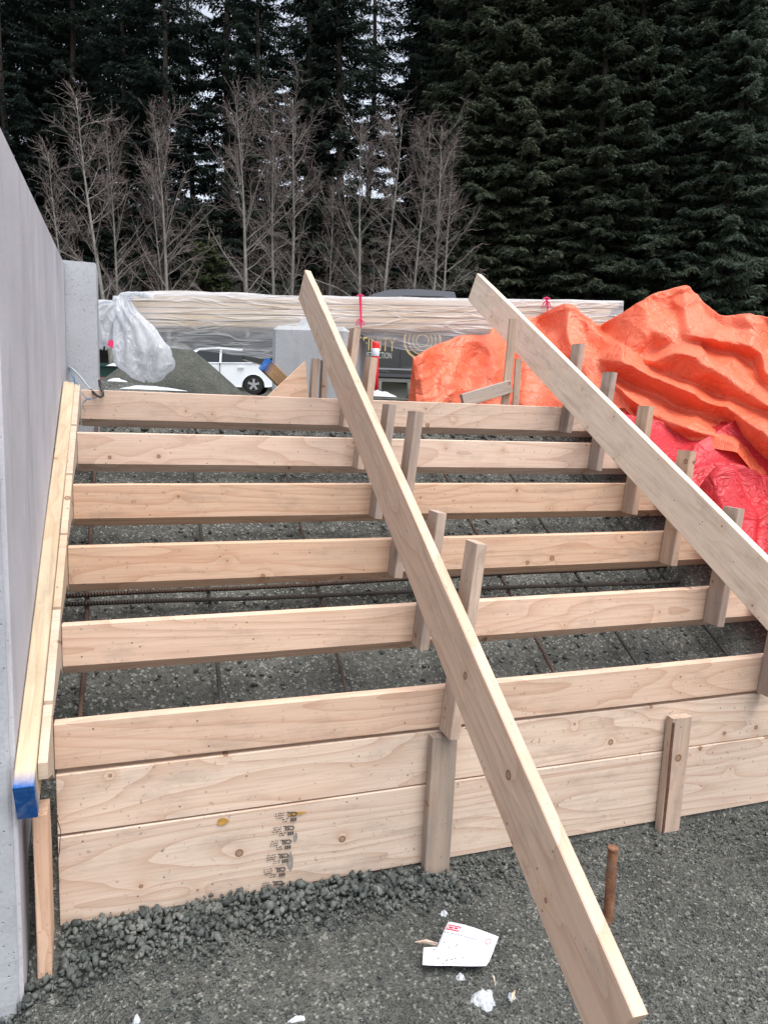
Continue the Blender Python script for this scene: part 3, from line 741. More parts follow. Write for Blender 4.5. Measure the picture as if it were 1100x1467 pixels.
# ------------------------------------------------------------------ loose stones and gravel
import bmesh
def rock_mesh(seed, sub=1):
    r = np.random.default_rng(seed); p = r.normal(size=(11, 3)); p /= np.linalg.norm(p, axis=1)[:, None]
    p *= np.array([1.05, .70+.3*r.random(), .55+.3*r.random()])*(.85+.25*r.random((11, 1)))
    bm = bmesh.new()
    for q in p: bm.verts.new(q)
    out = bmesh.ops.convex_hull(bm, input=list(bm.verts)); bmesh.ops.delete(bm, geom=[g for g in bm.verts if not g.link_faces], context='VERTS')
    bmesh.ops.triangulate(bm, faces=list(bm.faces)); bm.verts.index_update()
    v = np.array([w.co[:] for w in bm.verts]); f = np.array([[w.index for w in q.verts] for q in bm.faces]); bm.free()
    return v, f
ROCKS = [rock_mesh(s) for s in range(14)]
def rand_rot(r, n):
    q = r.normal(size=(n, 4)); q /= np.linalg.norm(q, axis=1)[:, None]; w, x, y, z = q.T
    return np.stack([np.stack([1-2*(y*y+z*z), 2*(x*y-z*w), 2*(x*z+y*w)], -1), np.stack([2*(x*y+z*w), 1-2*(x*x+z*z), 2*(y*z-x*w)], -1), np.stack([2*(x*z-y*w), 2*(y*z+x*w), 1-2*(x*x+y*y)], -1)], 1)
def coarse(x, y):
    """how coarse the loose stone is, 0..1: a band piled along the foot of the form, thinning to the right"""
    band = sstep(-.30, -.09, y)*(1-.75*sstep(1.0, 1.5, x))
    band = np.maximum(band, .28*sstep(.75, .2, x)*sstep(-.75, -.35, y))
    return np.clip(band+.35*(fbm(x*2.2, y*2.2, 31)+.1), .04, 1)
def in_view(x, y, z, m=40):
    q = np.stack([x, y, z], -1)-CAM; dd = q@fwd; px_ = PW/2+FPX*(q@rgt)/dd; py_ = PH/2-FPX*(q@upv)/dd
    return (dd > .3) & (px_ > -m-120) & (px_ < PW+m+120) & (py_ < PH+m+120), px_, py_
n0 = 60000
xs = rng.uniform(-.35, 3.1, n0); ys = rng.uniform(-1.15, -.003, n0)
ck = coarse(xs, ys)
sz = (.0032+.0115*ck*rng.random(n0)**1.6)*(rng.lognormal(0, .25, n0))
sz = np.clip(sz, .0025, .021)
ok = in_view(xs, ys, ground_z(xs, ys))[0] & ~((xs < -.07) & (ys > -.16)) & (ys < -sz*.9)
dens = rng.random(n0) < np.where(ck > .35, 1.0, .55+.5*(fbm(xs*3, ys*3, 66)+.3))
ok &= dens
ok &= ~((np.abs(xs-1.19) < .055) & (ys > -.05)) & ~((np.abs(xs-2.16) < .055) & (ys > -.05)) & ~((np.abs(xs+.03) < .04) & (ys > -.11))
xs, ys, sz, ck = xs[ok], ys[ok], sz[ok], ck[ok]
zs = ground_z(xs, ys)+sz*(.15+.5*rng.random(len(xs)))+.018*ck*rng.random(len(xs))*(sz > .007)
big = np.argsort(-sz)[:300]
isbig = np.zeros(len(sz), bool); isbig[big] = True
rms = [mesh_np('stone', v, f) for v, f in ROCKS[:8]]
for m_ in rms: m_.materials.append(M_stone)
RR = rand_rot(rng, len(xs))
for j, i in enumerate(big):
    R3 = RR[i]*sz[i]*1.08
    M = Matrix([[*R3[0], xs[i]], [*R3[1], ys[i]], [*R3[2], zs[i]], [0, 0, 0, 1]])
    put('stone', rms[j % 8], None, ground, M)
def rock_cloud(xs, ys, zs, sz, RR):
    Vs = []; Fs = []; n = 0
    kind = np.arange(len(xs)) % len(ROCKS)
    for k in range(len(ROCKS)):
        s = kind == k
        if not s.any(): continue
        v, f = ROCKS[k]; w = np.einsum('nij,kj->nki', RR[s], v)*sz[s][:, None, None]+np.stack([xs[s], ys[s], zs[s]], -1)[:, None, :]
        m = s.sum(); Vs.append(w.reshape(-1, 3)); Fs.append((f[None]+(np.arange(m)*len(v))[:, None, None]).reshape(-1, 3)+n); n += m*len(v)
    return np.concatenate(Vs), np.concatenate(Fs)
s = ~isbig
gv, gfc = rock_cloud(xs[s], ys[s], zs[s], sz[s], RR[s])
gravel = put('gravel', mesh_np('gravel', gv, gfc), M_stone)
tag(gravel, 'dark grey crushed stone spread over the ground in front of the form', 'gravel', kind='stuff')
# soil crumbs and stones inside the form and on the landing
n1 = 9000; xi = rng.uniform(-.03, 2.85, n1); yi = rng.uniform(.07, 4.2, n1); si = np.clip(.004+.012*rng.random(n1)**3, .003, .03)*(1+.8*(yi > 2))
zi = ground_z(xi, yi)+si*.3
gv, gfc = rock_cloud(xi, yi, zi, si, rand_rot(rng, n1))
crumbs = put('soil_crumbs', mesh_np('soil_crumbs', gv, gfc), M_stone)
tag(crumbs, 'loose soil crumbs and stones under the riser boards', 'soil', kind='stuff')

# rusty stake standing in the gravel
b = at(871, 1318, Z=-.655); t = at(878, 1214, Y=float(b[1])+.0)
pin = thing('steel_stake', 'short rusty round steel stake driven into the gravel by the brace board', 'stake', b)
L = np.linalg.norm(t-b); mb = MB()
mb.lathe([(.0165, -.06), (.0165, .02), (.0158, L*.5), (.0160, L-.012), (.0172, L-.008), (.0172, L-.002), (.0155, L)], 16)
mb.build('shaft', M_rust, pin, frame(b, (1, 0, 0), t-b) if False else (T(b) @ Vector(t-b).to_track_quat('Z', 'Y').to_matrix().to_4x4()), False)

# the dropped paper
M_paper = simple('printed_paper', (.72, .74, .80), .7, .05, 60, .1)
M_pred = plain('print_red', (.50, .03, .06), .8, .1); M_pgrey = plain('print_grey', (.33, .34, .38), .8, .1); M_mud = simple('mud_specks', (.14, .14, .12), .9)
ZP = -.622
cor = [at(x_, y_, Z=ZP) for x_, y_ in ((642, 1322), (714, 1347), (696, 1389), (605, 1383))]
def pp(u, v):
    """point on the paper, u along the top edge, v down"""
    a_ = cor[0]*(1-u)+cor[1]*u; b_ = cor[3]*(1-u)+cor[2]*u; q = a_*(1-v)+b_*v
    z = ZP+.006*math.sin(u*3.1+.6)*(1-v)+.010*max(0, v-.72)*3*(1-abs(u-.45))+.006*math.sin(v*4+u*2)+.008*u*u
    return V(q[0], q[1], z)
n = 18; v = []; f = []
for j in range(n+1):
    for i in range(n+1):
        u_, v_ = i/n, j/n
        notch = .08*v_/.62 if v_ < .64 else -.15*(1-v_)/.36
        u2_ = notch+u_*(1-notch)
        v.append(pp(u2_, v_))
for j in range(n):
    for i in range(n):
        a_ = j*(n+1)+i; f.append((a_, a_+n+1, a_+n+2, a_+1))
pc = np.mean(v, axis=0)
paper = put('paper_sheet', mesh_np('paper_sheet', np.array(v)-pc, f, True), M_paper, None, T(pc))
md = paper.modifiers.new('thick', 'SOLIDIFY'); md.thickness = .0006
tag(paper, 'crumpled white printed paper with a small red logo lying on the gravel', 'paper')
def pquad(mb, u0, v0, u1, v1, n_=4, lift=.0016):
    vs_ = []; fs_ = []
    for i in range(n_+1):
        u_ = u0+(u1-u0)*i/n_
        vs_ += [pp(u_, v0)+V(0, 0, lift), pp(u_, v1)+V(0, 0, lift)]
    for i in range(n_): fs_.append((2*i, 2*i+1, 2*i+3, 2*i+2))
    mb.add(vs_, fs_)
mb = MB()
for a_ in ((.05, .09, .30, .115), (.05, .20, .30, .225), (.05, .115, .062, .20), (.288, .115, .30, .20), (.085, .14, .17, .18), (.19, .135, .26, .175)): pquad(mb, *a_)
mb.build('red_logo', M_pred, paper)
mb = MB()
for k in range(8):
    w0, w1 = 2*math.pi*k/8, 2*math.pi*(k+1)/8; cx, cy, ra, rb = .86, .24, .055, .042
    mb.add([pp(cx+ra*math.cos(w0), cy+1.5*ra*math.sin(w0))+V(0, 0, .0016), pp(cx+ra*math.cos(w1), cy+1.5*ra*math.sin(w1))+V(0, 0, .0016), pp(cx+rb*math.cos(w1), cy+1.5*rb*math.sin(w1))+V(0, 0, .0016), pp(cx+rb*math.cos(w0), cy+1.5*rb*math.sin(w0))+V(0, 0, .0016)], [(0, 1, 2, 3)])
mb.build('red_octagon', M_pred, paper)
mb = MB(); u_ = .05
while u_ < .62: w_ = .02+.03*rng.random(); pquad(mb, u_, .275, u_+w_, .31); u_ += w_+.012
for r_ in range(7):
    u_ = .06; e_ = .20+.12*rng.random()
    while u_ < e_: w_ = .012+.03*rng.random(); pquad(mb, u_, .36+.045*r_, u_+w_, .375+.045*r_, 2); u_ += w_+.01
mb.build('text_lines', M_pgrey, paper)
mb = MB()
for k in range(26):
    u_, v_ = rng.uniform(.05, .6), rng.uniform(.45, .97); q = pp(u_, v_); s_ = .0015+.0025*rng.random()
    vv, ff = ROCKS[k % 14]; mb.add(vv*s_*np.array([1, 1, .4])+q+V(0, 0, .001), [tuple(x) for x in ff])
o = mb.build('mud_specks', M_mud, paper); o['kind'] = 'stuff'

# wood slivers and lumps of old snow
def sliver(x, y, x2, y2, w, lab):
    a_, b_ = at(x, y, Z=-.625), at(x2, y2, Z=-.628); m_ = (a_+b_)/2+V(0, 0, .006); d_ = b_-a_; s_ = unit((-d_[1], d_[0], 0))*w
    o = MB().add([a_, m_-s_, b_+s_*.6, b_-s_*.2, m_+s_, a_+V(0, 0, .003), m_-s_+V(0, 0, .006), b_+s_*.6+V(0, 0, .006), b_-s_*.2+V(0, 0, .006), m_+s_+V(0, 0, .006)],
                 [(0, 1, 2, 3, 4)[::-1], (5, 6, 7, 8, 9), (0, 1, 6, 5), (1, 2, 7, 6), (2, 3, 8, 7), (3, 4, 9, 8), (4, 0, 5, 9)]).build('wood_sliver', M_front)
    tag(o, lab, 'sliver')
sliver(594, 1351, 627, 1355, .005, 'thin pointed wood sliver sticking out from under the paper')
sliver(732, 1438, 738, 1422, .004, 'small pale wood chip beside the largest snow lump')
sliver(705, 1397, 709, 1414, .0022, 'short straw-thin wood splinter between the paper and the snow lump')
def snow(name, cx, cy, rx, ry, lab, z=-.64, hgt=.016, seed=0, d=None, group=None, sc=1.0):
    c = at(cx, cy, Z=z) if d is None else at(cx, cy, d=d)
    n_ = 22; mb = MB(); v = []; f = []
    for j in range(n_):
        rr = j/(n_-1)
        for i in range(28):
            w = 2*math.pi*i/28; k = 1+.55*float(fbm(np.array(math.cos(w)*1.6+seed), np.array(math.sin(w)*1.6+seed), 5, 3))*2
            x = rx*rr*math.cos(w)*k; y = ry*rr*math.sin(w)*k
            h = hgt*(1-rr**2.2)*(1+1.6*float(fbm(np.array(x*.9/rx*3+seed), np.array(y*.9/ry*3), 8, 4)))-.006*rr*sc
            g = float(ground_z(c[0]+x, c[1]+y)) if d is None else c[2]
            v.append((c[0]+x, c[1]+y, g+h))
    for j in range(n_-1):
        for i in range(28): f.append((j*28+i, j*28+(i+1) % 28, (j+1)*28+(i+1) % 28, (j+1)*28+i))
    o = mb.add(v, f).build(name, M_snow, None, None, True); tag(o, lab, 'snow', group); return o
snow('snow_lump', 694, 1428, .040, .034, 'largest lump of melting snow on the gravel below the paper', seed=1, hgt=.022)
snow('snow_lump', 733, 1422, .014, .012, 'small grey snow lump next to the larger one', seed=2)
snow('snow_lump', 660, 1396, .015, .011, 'small snow lump at the lower edge of the paper', seed=3)
snow('snow_lump', 636, 1307, .014, .013, 'small snow lump on the gravel above the paper', seed=4)
snow('snow_lump', 195, 1458, .012, .020, 'white snow lump on the gravel before the left end of the form', seed=5, hgt=.02)
snow('snow_lump', 425, 1456, .034, .010, 'thin white scrap of snow on the bare soil left of the brace board end', seed=6, hgt=.010)

# wire on the left stake, cable and twine at the top of the stringer
M_wire = plain('tie_wire', (.08, .06, .05), .6, .4, .5)
mb = MB(); mb.tube([at(x_, y_, Y=-.012-.01*k) for k, (x_, y_) in enumerate(((80, 1142), (79, 1165), (87, 1190), (85, 1222), (78, 1252), (82, 1268), (85, 1290), (81, 1322), (84, 1324)))], .0013, 5)
tag(mb.build('tie_wire', M_wire), 'thin rusty tie wire dangling down the stake under the blue stringer end', 'wire')
M_cable = NT('grey_cable'); _co = M_cable.objco(); _s = M_cable.n('ShaderNodeSeparateXYZ'); M_cable.set(_s.inputs[0], _co)
M_cable = M_cable.done(M_cable.bsdf(M_cable.mix(M_cable.ramp(_s.outputs[0], [(.53, 0), (.56, 1)]), (.30, .33, .34), (.012, .012, .013)), .4))
cp = [at(97, 525, X=WX), at(103, 528, Y=1.80), at(113, 537, Y=1.78), at(122, 549, Y=1.74), at(130, 558, Y=1.70), at(138, 566, Y=1.66), at(144, 569, Y=1.655), at(148, 566, Y=1.66), at(147, 560, Y=1.665), at(144, 553, Y=1.69), at(142, 545, Y=1.72)]
c0 = cp[0]; mb = MB()
cb = thing('cable', 'grey cable with a black hooked end hanging over the top riser by the wall', 'cable', c0)
MB().tube(cp[:6], .0048, 8).build('sheath', plain('cable_grey', (.33, .37, .38), .4), cb, None, True)
MB().tube(cp[4:], [.0056]*5+[.008, .006], 8).build('hook', plain('cable_black', (.012, .012, .014), .4), cb, None, True)
M_twine = plain('blue_twine', (.03, .16, .33), .7)
tw = thing('twine', 'frayed blue twine tied round the cable at the top of the stringer', 'twine', cp[1])
for pts in (((99, 528), (104, 540), (107, 548), (104, 556)), ((98, 547), (103, 546), (108, 547), (113, 552)), ((117, 562), (122, 569), (128, 571), (136, 570), (142, 568)), ((119, 575), (124, 572), (130, 572)), ((124, 573), (119, 577), (119, 583), (123, 589)), ((101, 530), (106, 537), (107, 546)), ((122, 570), (127, 573), (133, 570))):
    MB().tube([at(x_, y_, Y=1.66+.002*k) for k, (x_, y_) in enumerate(pts)], .0016, 5).build('strand', M_twine, tw)

# ------------------------------------------------------------------ background: block, stack, wrap
def bgM(x, y, d): return T(at(x, y, d=d)) @ BGROT                     # local X to the right, local -Y toward the camera
GZB = float(at(389, 568, d=6)[2])
bM = T((at(389, 500, d=6.0)[0], at(389, 500, d=6.0)[1], .90)) @ BGROT @ Matrix.Rotation(math.radians(-6), 4, 'Z')
blk = thing('concrete_block', 'pale grey interlocking concrete block carrying the wrapped lumber stack', 'block', None, M=bM)
bw, bd, bh, ch = .60, 1.2, at(389, 465, d=6)[2]-.90, .035
mb = MB(); rings = []
for z, i_ in ((0, 0), (bh-ch, 0), (bh, ch)):
    e = i_; k = ch*.9
    rings.append([(k+e*.5, e, z), (bw-k-e*.5, e, z), (bw-e, k+e*.5, z), (bw-e, bd-k, z), (bw-k, bd-e, z), (k, bd-e, z), (e, bd-k, z), (e, k+e*.5, z)])
v = sum(rings, []); f = [tuple(range(7, -1, -1)), tuple(range(16, 24))]+[(r*8+i, r*8+(i+1) % 8, (r+1)*8+(i+1) % 8, (r+1)*8+i) for r in range(2) for i in range(8)]
mb.add(v, f).build('block_body', M_block, blk, bM)
MB().add([(.17, .10, bh), (.45, .10, bh), (.45, .42, bh), (.17, .42, bh), (.21, .15, bh+.075), (.41, .15, bh+.075), (.41, .37, bh+.075), (.21, .37, bh+.075)], [(4, 5, 6, 7), (0, 1, 5, 4), (1, 2, 6, 5), (2, 3, 7, 6), (3, 0, 4, 7)]).build('locking_lug', M_block, blk, bM)

# lumber stack
DP = 6.55
pl = at(186, 465, d=DP); pr_ = at(880, 476, d=DP); ptop = at(186, 425, d=DP)
ax = unit((pr_-pl)*V(1, 1, 0)); Lp = float(np.linalg.norm((pr_-pl)*V(1, 1, 0)))
Mst = frame(pl, pr_-pl, (0, 0, 1))
stack = thing('lumber_stack', 'long stack of pale yellow lumber wrapped in clear plastic behind the stair form', 'lumber', None, M=Mst)
lay = .051
for k in range(5):
    for j in range(4):
        x0 = rng.uniform(-.03, .05)+(.10 if k < 1 else 0); x1 = Lp+rng.uniform(-.10, .03)
        c_ = (.006, .13, .25, .37)[j]+.012*rng.random()
        mb = MB(); mb.box((x0, c_, k*lay+.002), (x1, c_+.116, k*lay+lay-.008))
        o = mb.build('timber', M_timber, stack, Mst)
# blue painted ends
M_bluep = simple('blue_end_paint', (.05, .14, .40), .7)
for k in (1, 2, 4):
    mb = MB(); mb.box((-.062, .004, k*lay+.003), (.02, .10, k*lay+lay-.004)); mb.build('painted_end', M_bluep, stack, Mst)
# plastic sheet over it
def hem(u):
    pts = [(-.1, .20), (.35, .19), (.7, .22), (1.15, .27), (1.7, .20), (1.93, .03), (2.0, .05), (2.15, .14), (2.5, .20), (3.0, .20), (4.3, .18)]
    return np.interp(u, [p[0] for p in pts], [p[1] for p in pts])
nu, nt = 150, 44; v = np.zeros((nu, nt, 3)); top = 5*lay
for i in range(nu):
    u_ = -.06+(Lp+.12)*i/(nu-1); hh = hem(u_)
    bulge = .045*math.exp(-((u_-.55)/.6)**2)
    for j in range(nt):
        t = j/(nt-1)
        if t < .3: y = .50-(.50+.012)*t/.3; z = top+.012+bulge*math.sin(math.pi*t/.3*.9)+.006*math.sin(u_*9+t*20)
        elif t < .6: s_ = (t-.3)/.3; y = -.012-.010*math.sin(s_*3); z = top+.010-(top+.010)*s_
        else: s_ = (t-.6)/.4; y = -.014+.06*s_; z = -hh*s_
        fo = max(0, t-.25)
        nz = float(fbm(np.array(u_*2.2+t*2.5), np.array(t*5.0-u_*.6), 21, 4))
        fold = math.sin((u_*5.5+t*6+3*nz))*.018*fo+.06*fo*nz
        v[i, j] = (u_+.03*nz*fo, y-abs(fold)*1.0, z+(.02*nz if t > .6 else 0))
idx = np.arange(nu*nt).reshape(nu, nt)
f = np.stack([idx[:-1, :-1], idx[1:, :-1], idx[1:, 1:], idx[:-1, 1:]], -1).reshape(-1, 4)
wrap = thing('plastic_wrap', 'clear plastic sheeting draped over the lumber stack and gathered at its left end', 'plastic sheet', None, M=Mst)
put('sheet', mesh_np('sheet', v.reshape(-1, 3), f, True), M_plastic, wrap, Mst)
def bag(pts, rads, flat, pleats, seed, name='gathered_bag'):
    """a gathered bag hanging along pts (photo points at the stack's distance)"""
    P_ = [at(x_, y_, d=DP-.12) for x_, y_ in pts]; nn = 30; ns = 64; v = []; f = []
    tt = np.linspace(0, 1, len(P_)); rgtv = V(math.cos(YAW), -math.sin(YAW), 0)
    for i in range(nn):
        t = i/(nn-1); c_ = np.array([np.interp(t, tt, [p[k] for p in P_]) for k in range(3)]); r_ = np.interp(t, tt, rads)
        for k in range(ns):
            w = 2*math.pi*k/ns
            pl_ = 1+.16*math.sin(pleats*w+seed+2*t)*(1-.5*t)+.30*float(fbm(np.array(w*1.9+seed), np.array(t*5+seed), seed, 4))*2
            v.append(c_+r_*pl_*(math.cos(w)*rgtv+flat*math.sin(w)*fh)+V(0, 0, .02*math.sin(5*w+seed)*t))
    for i in range(nn-1):
        for k in range(ns): f.append((i*ns+k, i*ns+(k+1) % ns, (i+1)*ns+(k+1) % ns, (i+1)*ns+k))
    c_ = np.mean(v, axis=0)
    return put(name, mesh_np(name, np.array(v)-c_, f, True), M_bag, wrap, T(c_))
PXM = DP/FPX
bag([(172, 424), (176, 445), (192, 470), (203, 500), (206, 525), (210, 540), (212, 545)], [r*PXM for r in (9, 17, 27, 35, 35, 22, 6)], .55, 11, 3)
bag([(172, 432), (160, 438), (148, 450), (142, 470), (146, 492), (148, 498)], [r*PXM for r in (6, 16, 24, 24, 16, 4)], .55, 9, 7)
bag([(166, 434), (156, 431), (140, 432), (126, 438)], [r*PXM for r in (4, 9, 11, 4)], .6, 7, 5)
bag([(172, 430), (182, 421), (196, 420), (214, 424)], [r*PXM for r in (5, 10, 11, 8)], .5, 8, 9)
M_pink = plain('pink_ribbon', (.62, .02, .11), .5)
def ribbon(x, ytop, ybot, knot, lab):
    d_ = DP-.06; a_, b_ = at(x, ytop, d=d_), at(x+1, ybot, d=d_)
    tk = thing('ribbon', lab, 'ribbon', b_)
    s_ = V(*rgt0)*.012; n_ = fh*-.01
    MB().add([a_-s_, a_+s_, b_+s_*.7+V(0,0,.05), b_-s_*.7+V(0,0,.05), b_-s_*.4, b_+s_*.4], [(0, 3, 2, 1), (3, 4, 5, 2)]).build('strip', M_pink, tk)
    MB().tube([a_-s_*2.5, a_+V(0, 0, .012), a_+s_*2.5], .007, 6).build('top_fold', M_pink, tk)
    k_ = at(x, knot, d=d_)
    for sg in (-1, 1):
        MB().tube([k_, k_+s_*sg*2+V(0, 0, -.02), k_+s_*sg*3.2+V(0, 0, -.055), k_+s_*sg*.6+V(0, 0, -.045), k_+V(0, 0, -.005)], .005, 6).build('bow_loop', M_pink, tk)
    return tk
ribbon(516, 424, 470, 456, 'bright pink ribbon tied round the middle of the wrapped lumber stack')
ribbon(783, 428, 448, 430, 'bright pink ribbon tied near the tarpaulin end of the wrapped lumber stack')
q = at(158, 493, d=DP-.30)
tg = MB().add([q+V(-.025, 0, -.01), q+V(.02, -.01, -.03), q+V(.028, -.01, .03), q+V(-.012, 0, .035), q+V(-.02, .012, -.008), q+V(.018, .004, -.025)], [(0, 1, 2, 3), (0, 3, 4), (1, 5, 2), (4, 5, 1, 0), (3, 2, 5, 4)]).build('plastic_tag', M_pink, None)
tag(tg, 'small red tag caught in the gathered plastic beside the wall', 'tag')

# traffic delineator post
M_dred = simple('delineator_red', (.72, .012, .018), .4, .06); M_dwhite = simple('reflective_white', (.66, .67, .74), .35, .05)
q = at(536, 566, d=9.5); tp = at(535, 489, d=9.5)
cone = thing('delineator_post', 'red traffic delineator post with a white reflective band standing on the gravel', 'post', q)
hc = tp[2]-q[2]; Mq = T(q)
MB().lathe([(.17, -.02), (.17, .015), (.07, .02)], 20).build('rubber_base', plain('rubber', (.02, .02, .02), .8), cone, Mq)
MB().lathe([(.050, .018), (.045, hc*.5), (.047, hc-.02), (.045, hc)], 20).build('tube', M_dred, cone, Mq, True)
MB().lathe([(.049, hc*.73), (.0495, hc*.73+.001), (.0495, hc*.87), (.049, hc*.87+.001)], 20).build('reflective_band', M_dwhite, cone, Mq, True)
snow('snow_patch', 541, 567, .22, .12, 'small snow patch at the foot of the red delineator post', d=9.2, hgt=.05, seed=12)
snow('snow_patch', 215, 557, .24, .07, 'snow strip lying before the gravel heap by the wall', d=5.6, hgt=.02, seed=13)
snow('snow_patch', 168, 547, .10, .06, 'snow scrap on the mound under the gathered plastic', d=6.3, hgt=.03, seed=14)

# gravel heap in front of the white car
def mound(name, cx, cy, rx, ry, h, lab, mat, d, seed, peak=(0, 0)):
    c = at(cx, cy, d=d); c[2] = .88; n_ = 40; m_ = 56; v = []; f = []
    for j in range(n_+1):
        rr = j/n_
        for i in range(m_):
            w = 2*math.pi*i/m_; x = rx*rr*math.cos(w)+peak[0]*(1-rr); y = ry*rr*math.sin(w)+peak[1]*(1-rr)
            z = h*min(1.0, (1-rr)*1.22)*(1-.06*math.exp(-(rr/.2)**2))+.10*h*float(fbm(np.array(x*2+seed), np.array(y*2), seed, 4))*(1-rr)*2
            v.append((x, y, z-.08*(rr > .97)))
    for j in range(n_):
        for i in range(m_): f.append((j*m_+i, j*m_+(i+1) % m_, (j+1)*m_+(i+1) % m_, (j+1)*m_+i))
    o = put(name, mesh_np(name, v, f, True), mat, None, T(c) @ BGROT); tag(o, lab, 'heap'); return o
mound('gravel_heap', 243, 560, .92, .8, at(250, 490, d=8)[2]-.86, 'heap of greenish grey gravel between the plastic wrap and the white car', M_pile, 8.0, 3, (0, 0))
mound('soil_mound', 168, 570, .75, .55, .16, 'low dark soil mound beside the wall return', M_ground, 5.9, 5)

# boards stacked on the ground beyond the wall, green bin behind
M_redw = wood('reddish_boards', (.24, .13, .10), (.15, .07, .05), .4, .3)
MO = bgM(140, 560, 8.6)
stk2 = thing('board_stack', 'small stack of reddish brown boards on the ground beyond the wall end', 'boards', None, M=MO)
for k in range(4):
    for j in range(3):
        MB().box((-.5+.03*rng.random(), j*.15, -.05+k*.055), (.36-.03*k+.04*rng.random(), j*.15+.14, -.05+k*.055+.045)).build('board', M_redw, stk2, MO)
snow('snow_patch', 168, 524, .12, .12, 'snow scrap on top of the reddish board stack', d=8.65, hgt=.03, seed=15)
MG = bgM(140, 540, 11.5)
binb = thing('green_bin', 'dark green low bin behind the reddish board stack', 'bin', None, M=MG)
M_green = simple('green_paint', (.012, .045, .035), .5)
mb = MB(); mb.add([(-.9, 0, -.4), (.40, 0, -.4), (.40, .8, -.4), (-.9, .8, -.4), (-1, -.05, .16), (.48, -.05, .16), (.48, .85, .16), (-1, .85, .16)], [(0, 1, 5, 4), (1, 2, 6, 5), (2, 3, 7, 6), (3, 0, 4, 7), (0, 3, 2, 1)]); mb.build('body', M_green, binb, MG)
mb = MB(); mb.box((-1.04, -.09, .16), (.52, -.02, .21)); mb.box((-1.04, .82, .16), (.52, .89, .21)); mb.build('rim', M_green, binb, MG)

# ------------------------------------------------------------------ vehicles (local X forward = left of the picture is +X flipped)
M_wpaint = plain('white_car_paint', (.70, .73, .76), .25, .5, 0, .6); M_kpaint = plain('black_truck_paint', (.012, .014, .018), .16, .5, 0, .8)
M_glass = plain('car_glass', (.022, .026, .028), .10, .25); M_tyre = plain('tyre_rubber', (.02, .02, .02), .8, .2)
M_rim = plain('alloy', (.45, .46, .47), .3, .5, .8); M_trim = plain('black_trim', (.012, .012, .013), .5); M_lamp = plain('red_lamp', (.35, .01, .01), .2)
M_gold = plain('gold_lettering', (.52, .37, .16), .45, .4); M_silver = plain('pale_lettering', (.46, .45, .40), .5); M_faint = plain('faint_lettering', (.10, .105, .11), .5)
M_greyp = plain('dark_grey_paint', (.055, .06, .072), .22, .5, 0, .7)
def wheel(parent, M, x, y, z, r, w, side):
    Mw = M @ T((x, y, z)) @ Matrix.Rotation(math.pi/2, 4, 'X')
    wh = put('wheel', None, None, parent, Mw)
    MB().lathe([(r*.62, -w/2), (r*.93, -w/2), (r, -w/2+.03), (r, w/2-.03), (r*.93, w/2), (r*.62, w/2)], 28).build('tyre', M_tyre, wh, Mw, False)
    mb = MB(); mb.lathe([(r*.63, w/2-.02), (r*.60, w/2+.004), (r*.54, w/2-.03), (r*.54, w/2-.06)], 28)
    for k in range(5):
        A = Matrix.Rotation(2*math.pi*k/5+.3, 4, 'Z'); mb.box((.03, -.035, w/2-.03), (r*.58, .035, w/2+.002), A)
    mb.lathe([(.055, w/2-.05), (.055, w/2+.008)], 12)
    mb.build('rim', M_rim, wh, Mw)
    return wh
def loft_body(secs):
    """secs: list of (y offset, polygon xz) joined across the width"""
    mb = MB(); n = len(secs[0][1]); v = []; f = []
    for y, poly in secs: v += [(x, y, z) for x, z in poly]
    m = len(secs)
    for s_ in range(m-1):
        for i in range(n): f.append((s_*n+i, s_*n+(i+1) % n, (s_+1)*n+(i+1) % n, (s_+1)*n+i))
    f += [tuple(range(n-1, -1, -1)), tuple((m-1)*n+i for i in range(n))]
    f = [q_[::-1] for q_ in f]
    return mb.add(v, f)
def arch(cx, r, z0, n=9):
    return [(cx+r*math.cos(math.pi*k/n), z0+r*math.sin(math.pi*k/n)) for k in range(n+1)]
def shrink(poly, c, s_): return [(c[0]+(x-c[0])*s_, c[1]+(z-c[1])*s_) for x, z in poly]
# white hatchback: nose to the left; origin at rear wheel ground point, near side at y=0
qc = at(363, 565, d=24.0); MC = T(qc) @ BGROT @ Matrix.Rotation(math.radians(4), 4, 'Z')
car = thing('parked_car', 'white hatchback car parked behind the gravel heap', 'car', None, M=MC)
wr_ = .31; wb = 2.62
low = [(.72, .30), (.78, .62), (.72, .92), (.30, .99), (-.9, .95), (-2.2, .90), (-2.6, .86), (-3.35, .72), (-3.48, .50), (-3.42, .26)]
under = [(-wb-.36, .24)]+arch(-wb, .36, .27)[::-1]+[(-wb+.36, .22), (-.37, .22)]+arch(0, .36, .27)[::-1]+[(.37, .24)]
pol = low+under
W2 = 1.72
mb = loft_body([(.0+.03, shrink(pol, (-1.3, .6), .985)), (0, pol), (.02, pol), (W2-.02, pol), (W2-.03, shrink(pol, (-1.3, .6), .985))])
mb.build('body', M_wpaint, car, MC)
gh = [(.55, .94), (.22, 1.27), (-.30, 1.42), (-1.15, 1.46), (-1.75, 1.40), (-2.62, .90)]
def greenhouse(gh, w0, inset, name, mat, parent, M):
    zmin = min(z for x, z in gh); zmax = max(z for x, z in gh)
    v = []; n = len(gh)
    for sgn in (0, 1):
        for x, z in gh:
            ins = .04+inset*(z-zmin)/(zmax-zmin); v.append((x, ins if sgn == 0 else w0-ins, z))
    f = [tuple(range(n)), tuple(range(2*n-1, n-1, -1))]+[(i, i+n, (i+1) % n+n, (i+1) % n) for i in range(n)]
    return MB().add(v, f).build(name, mat, parent, M)
greenhouse(gh, W2, .17, 'cabin', M_wpaint, car, MC)
